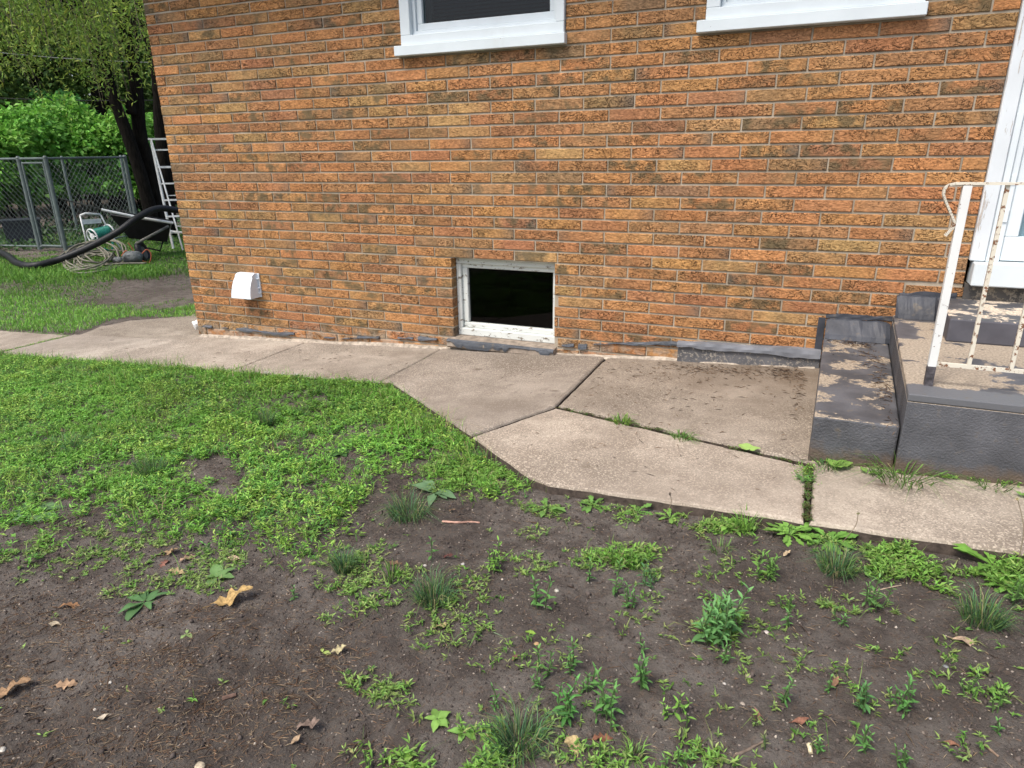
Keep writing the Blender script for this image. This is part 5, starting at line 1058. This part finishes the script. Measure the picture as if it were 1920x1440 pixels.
# white stepladder against the tree
LO = gz(325, 466); ladder = thing('stepladder', 'white metal stepladder standing beside the tree trunks at the house corner', 'ladder', LO)
LT = at_d(283, 262, math.hypot(*(LO-CAM)[:2])+.15); lr = unit(np.array([.80, .60, 0.])); W_ = .48
def rr(P, Q_, w_, h_, name, up=(0, 0, 1), mat=WHITEM): g = G(); g.bar(P, Q_, w_, h_, up); g.obj(name, mat, ladder, tuple(LO))
LT2 = LT+lr*.08; F1, F2 = LO, LO+lr*W_; T1, T2 = LT, LT+lr*(W_*.75)
rr(F1, T1, .075, .03, 'rail', tuple(lr)); rr(F2, T2, .075, .03, 'rail', tuple(lr))
for k in range(1, 7): f = k/6.6; rr(F1+(T1-F1)*f+lr*.02, F2+(T2-F2)*f, .08, .025, 'step')
rr(T1-lr*.03+np.array([0, 0, .01]), T2+lr*.03+np.array([0, 0, .01]), .14, .03, 'top_cap')
R1, R2 = gz(343, 469)-lr*0, gz(343, 469)+lr*W_; rr(R1, T1-bk*.06, .03, .022, 'rear_leg', tuple(lr)); rr(R2, T2-bk*.06, .03, .022, 'rear_leg', tuple(lr))
for f in (.22, .5, .75): rr(R1+(T1-R1)*f, R2+(T2-R2)*f, .03, .012, 'brace')
rr(LO+(T1-F1)*.17, R1+(T1-R1)*.17, .03, .015, 'brace')

# white/green hose reel cart
def PD(u, v, D): return at_d(u, v, D)
RC = gz(185, 470); cart = thing('hose_cart', 'small white hose cart with green garden hose wound on its drum', 'hose cart', RC); D0 = math.hypot(*(RC-CAM)[:2])
def tb(pts, r_, name, mat, par, org, n=8): g = G(); g.tube(pts, r_, n); return g.obj(name, mat, par, tuple(org), smooth=True)
tb([PD(150, 404, D0), PD(166, 470, D0)], .013, 'frame_tube', WHITEM, cart, RC); tb([PD(188, 402, D0+.1), PD(206, 436, D0+.1)], .013, 'frame_tube', WHITEM, cart, RC); tb([PD(150, 404, D0), PD(160, 400, D0), PD(188, 402, D0+.1)], .017, 'handle', WHITEM, cart, RC); tb([PD(206, 436, D0+.1), PD(228, 468, D0)], .014, 'frame_tube', WHITEM, cart, RC)
g = G(); p0, p1, p2, p3 = PD(154, 421, D0), PD(191, 418, D0+.1), PD(189, 410, D0+.1), PD(152, 412, D0); th = bk*.02; g.add([p0, p1, p2, p3, p0+th, p1+th, p2+th, p3+th], [(0, 1, 2, 3), (7, 6, 5, 4), (0, 4, 5, 1), (1, 5, 6, 2), (2, 6, 7, 3), (3, 7, 4, 0)]); g.obj('panel', WHITEM, cart, tuple(RC))
ca, cb = PD(173, 443, D0-.1), PD(205, 434, D0+.1); ax_ = unit(cb-ca); TEAL = simple('green_hose', (.02, .20, .15), .4, .25, 30)
for c_, nm in ((ca, 'flange'), (cb, 'flange')):
    g = G(); pp = unit(np.cross(ax_, (0, 0, 1))); qq = np.cross(ax_, pp); g.tube([c_+(pp*math.cos(t)+qq*math.sin(t))*.125 for t in np.linspace(0, 6.283, 20)], .014, 6); g.tube([c_-ax_*.01, c_+ax_*.01], .05, 12)
    for t in (0, 2.09, 4.18): g.tube([c_, c_+(pp*math.cos(t)+qq*math.sin(t))*.12], .010, 5)
    g.obj(nm, WHITEM, cart, tuple(RC))
g = G(); nn = 9
hel = [ca+(cb-ca)*(.06+.88*t/(nn*14))+(pp*math.cos(t*6.283/14)+qq*math.sin(t*6.283/14))*.10 for t in range(nn*14)]; g.tube(hel, .016, 6); g.obj('wound_hose', TEAL, cart, tuple(RC), smooth=True)
tb(smooth_path([PD(206, 445, D0-.05), PD(212, 458, D0-.1), PD(208, 470, D0-.1), PD(196, 466, D0-.15)], 4), .018, 'hose_end', TEAL, cart, RC)
# black wheelbarrow
WB = gz(272, 486); barrow = thing('wheelbarrow', 'black wheelbarrow tipped on its side among the clutter', 'wheelbarrow', WB); D1 = math.hypot(*(WB-CAM)[:2])
BLK = simple('black_steel', (.012, .012, .013), .45, .3, 10, .1)
g = G(); top_ = [PD(209, 403, D1+.2), PD(318, 420, D1+.2), PD(322, 414, D1+.8), PD(225, 398, D1+.8)]; bot_ = [PD(243, 445, D1+.3), PD(312, 452, D1+.3), PD(314, 446, D1+.7), PD(250, 441, D1+.7)]
g.add(top_+bot_, [(0, 1, 5, 4), (1, 2, 6, 5), (2, 3, 7, 6), (3, 0, 4, 7), (4, 5, 6, 7)]); o = g.obj('tray', BLK, barrow, tuple(WB)); md = o.modifiers.new('thick', 'SOLIDIFY'); md.thickness = .02
tb(top_+[top_[0]], .014, 'rim', BLK, barrow, WB)
wc = PD(268, 474, D1); wa = unit(np.array([.75, .5, .25])); g = G(); pp = unit(np.cross(wa, (0, 0, 1))); qq = np.cross(wa, pp); g.tube([wc+(pp*math.cos(t)+qq*math.sin(t))*.15 for t in np.linspace(0, 6.283, 28)], .05, 10); wo = g.obj('wheel', RUBBER, barrow, tuple(WB), smooth=True)
g = G(); g.tube([wc-wa*.03, wc+wa*.03], .10, 16); g.obj('hub', simple('dirty_rim', (.12, .11, .10), .6), wo, tuple(0*wc)); bpy.data.objects['hub'].parent = wo
tb([PD(255, 457, D1-.1), PD(316, 424, D1+.1)], .022, 'handle', simple('grey_handle', (.16, .16, .14), .7, .4, 20), barrow, WB); tb([PD(262, 462, D1+.3), PD(300, 470, D1+.3), PD(308, 445, D1+.4)], .014, 'leg', BLK, barrow, WB)
# white poles lying over the barrow
for (pts, r_, lab, mt) in [([(190, 393), (262, 408), (325, 418)], .020, 'white pole lying across the wheelbarrow', WHITEM), ([(112, 372), (150, 382), (192, 393)], .011, 'thin dark pole with a pale tip sticking out left above the hose cart', simple('dark_pole', (.05, .055, .05), .5))]:
    P = [PD(u, v, D1+.1) for u, v in pts]; g = G(); g.tube(P, r_, 8); o = g.obj('pole', mt, None, None); tag(o, lab, 'pole', 'poles on the wheelbarrow')
# big black flexible pipe
hp = [PD(-60, 455, 12.2), PD(-20, 470, 12), (0, 0, 0), (0, 0, 0)]
hp = [gz(-90, 470)+np.array([0, 0, .07]), gz(0, 482)+np.array([0, 0, .08]), gz(35, 500)+np.array([0, 0, .05]), gz(65, 504)+np.array([0, 0, .05]), PD(112, 486, 12.6), PD(170, 462, 12.5), PD(222, 434, 12.4), PD(258, 408, 12.5), PD(292, 392, 12.7), PD(322, 393, 12.9), PD(352, 405, 13.1), gz(385, 470)]
hp = smooth_path(hp, 30); g = G(); g.tube(hp, [.048+.006*(i % 2) for i in range(len(hp))], 12); o = g.obj('drain_pipe', RUBBER, None, None, smooth=True); tag(o, 'thick black corrugated drain pipe snaking over the wheelbarrow and grass', 'pipe')
# coil of grey cord
c0 = gz(178, 490); ex = (gz(240, 488)-gz(110, 496))/2; ey = (gz(190, 466)-gz(170, 511))/2; g = G(); pts = []
for i in range(12*26):
    t = i*6.283/26; k = 1-.055*(i/26)+.05*math.sin(i*.41); pts.append(c0+ex*math.cos(t)*k*(1 if i % 60 < 40 else .82)+ey*math.sin(t)*k*.9+np.array([.06*math.sin(i*.11), .05*math.cos(i*.07), .02+.10*(math.sin(t*.97+1)+1)*(i % 52 > 26)+.01*math.sin(i)]))
g.tube(pts, .013, 6); g.tube(smooth_path([gz(130, 508)+up*.03, gz(180, 503)+up*.04, gz(230, 499)+up*.04, gz(275, 497)+up*.03], 6), .013, 6)
o = g.obj('rope_coil', simple('grey_hose', (.19, .18, .14), .6, .25, 20), None, None, smooth=True); tag(o, 'loose coil of grey-beige cable lying on the grass below the black pipe', 'cable')
for (q, lab) in [([(240, 455), (250, 470), (246, 478), (236, 470), (228, 480)], 'orange extension cord tangled under the wheelbarrow'), ([(262, 482), (274, 468), (283, 476), (280, 492), (265, 488)], 'pinkish orange cord looped around the wheelbarrow wheel')]:
    g = G(); g.tube(smooth_path([PD(u, v, D1-.25) for u, v in q], 5), .009, 6); o = g.obj('extension_cord', simple('orange_cord', (.50, .14, .07), .5), None, None, smooth=True); tag(o, lab, 'cord', 'orange cords under the wheelbarrow')
import bmesh
def lump(P, r3, label, col, name, cat):
    bm = bmesh.new(); bmesh.ops.create_icosphere(bm, subdivisions=3, radius=1)
    for q in bm.verts: k = 1+.5*(float(fbm(np.array(q.co.x*1.8+9), np.array(q.co.y*1.8+q.co.z*1.3+4), 3, 12))-.5); q.co = Vector((q.co.x*k*r3[0], q.co.y*k*r3[1], q.co.z*k*r3[2]))
    me = bpy.data.meshes.new(name); bm.to_mesh(me); bm.free(); me.materials.append(simple(name+'_cloth', col, .8, .3, 12, .5, .01)); o = bpy.data.objects.new(name, me); COL.objects.link(o); o.location = tuple(P); tag(o, label, cat)
lump(gz(252, 494)+up*.10, (.15, .13, .10), 'crumpled grey cloth bag at the right end of the cable coil', (.13, .14, .14), 'cloth_bag', 'bag')
lump(gz(222, 493)+up*.05, (.07, .06, .05), 'small pale grey lump among the loops of cable', (.28, .29, .28), 'cloth_rag', 'rag')
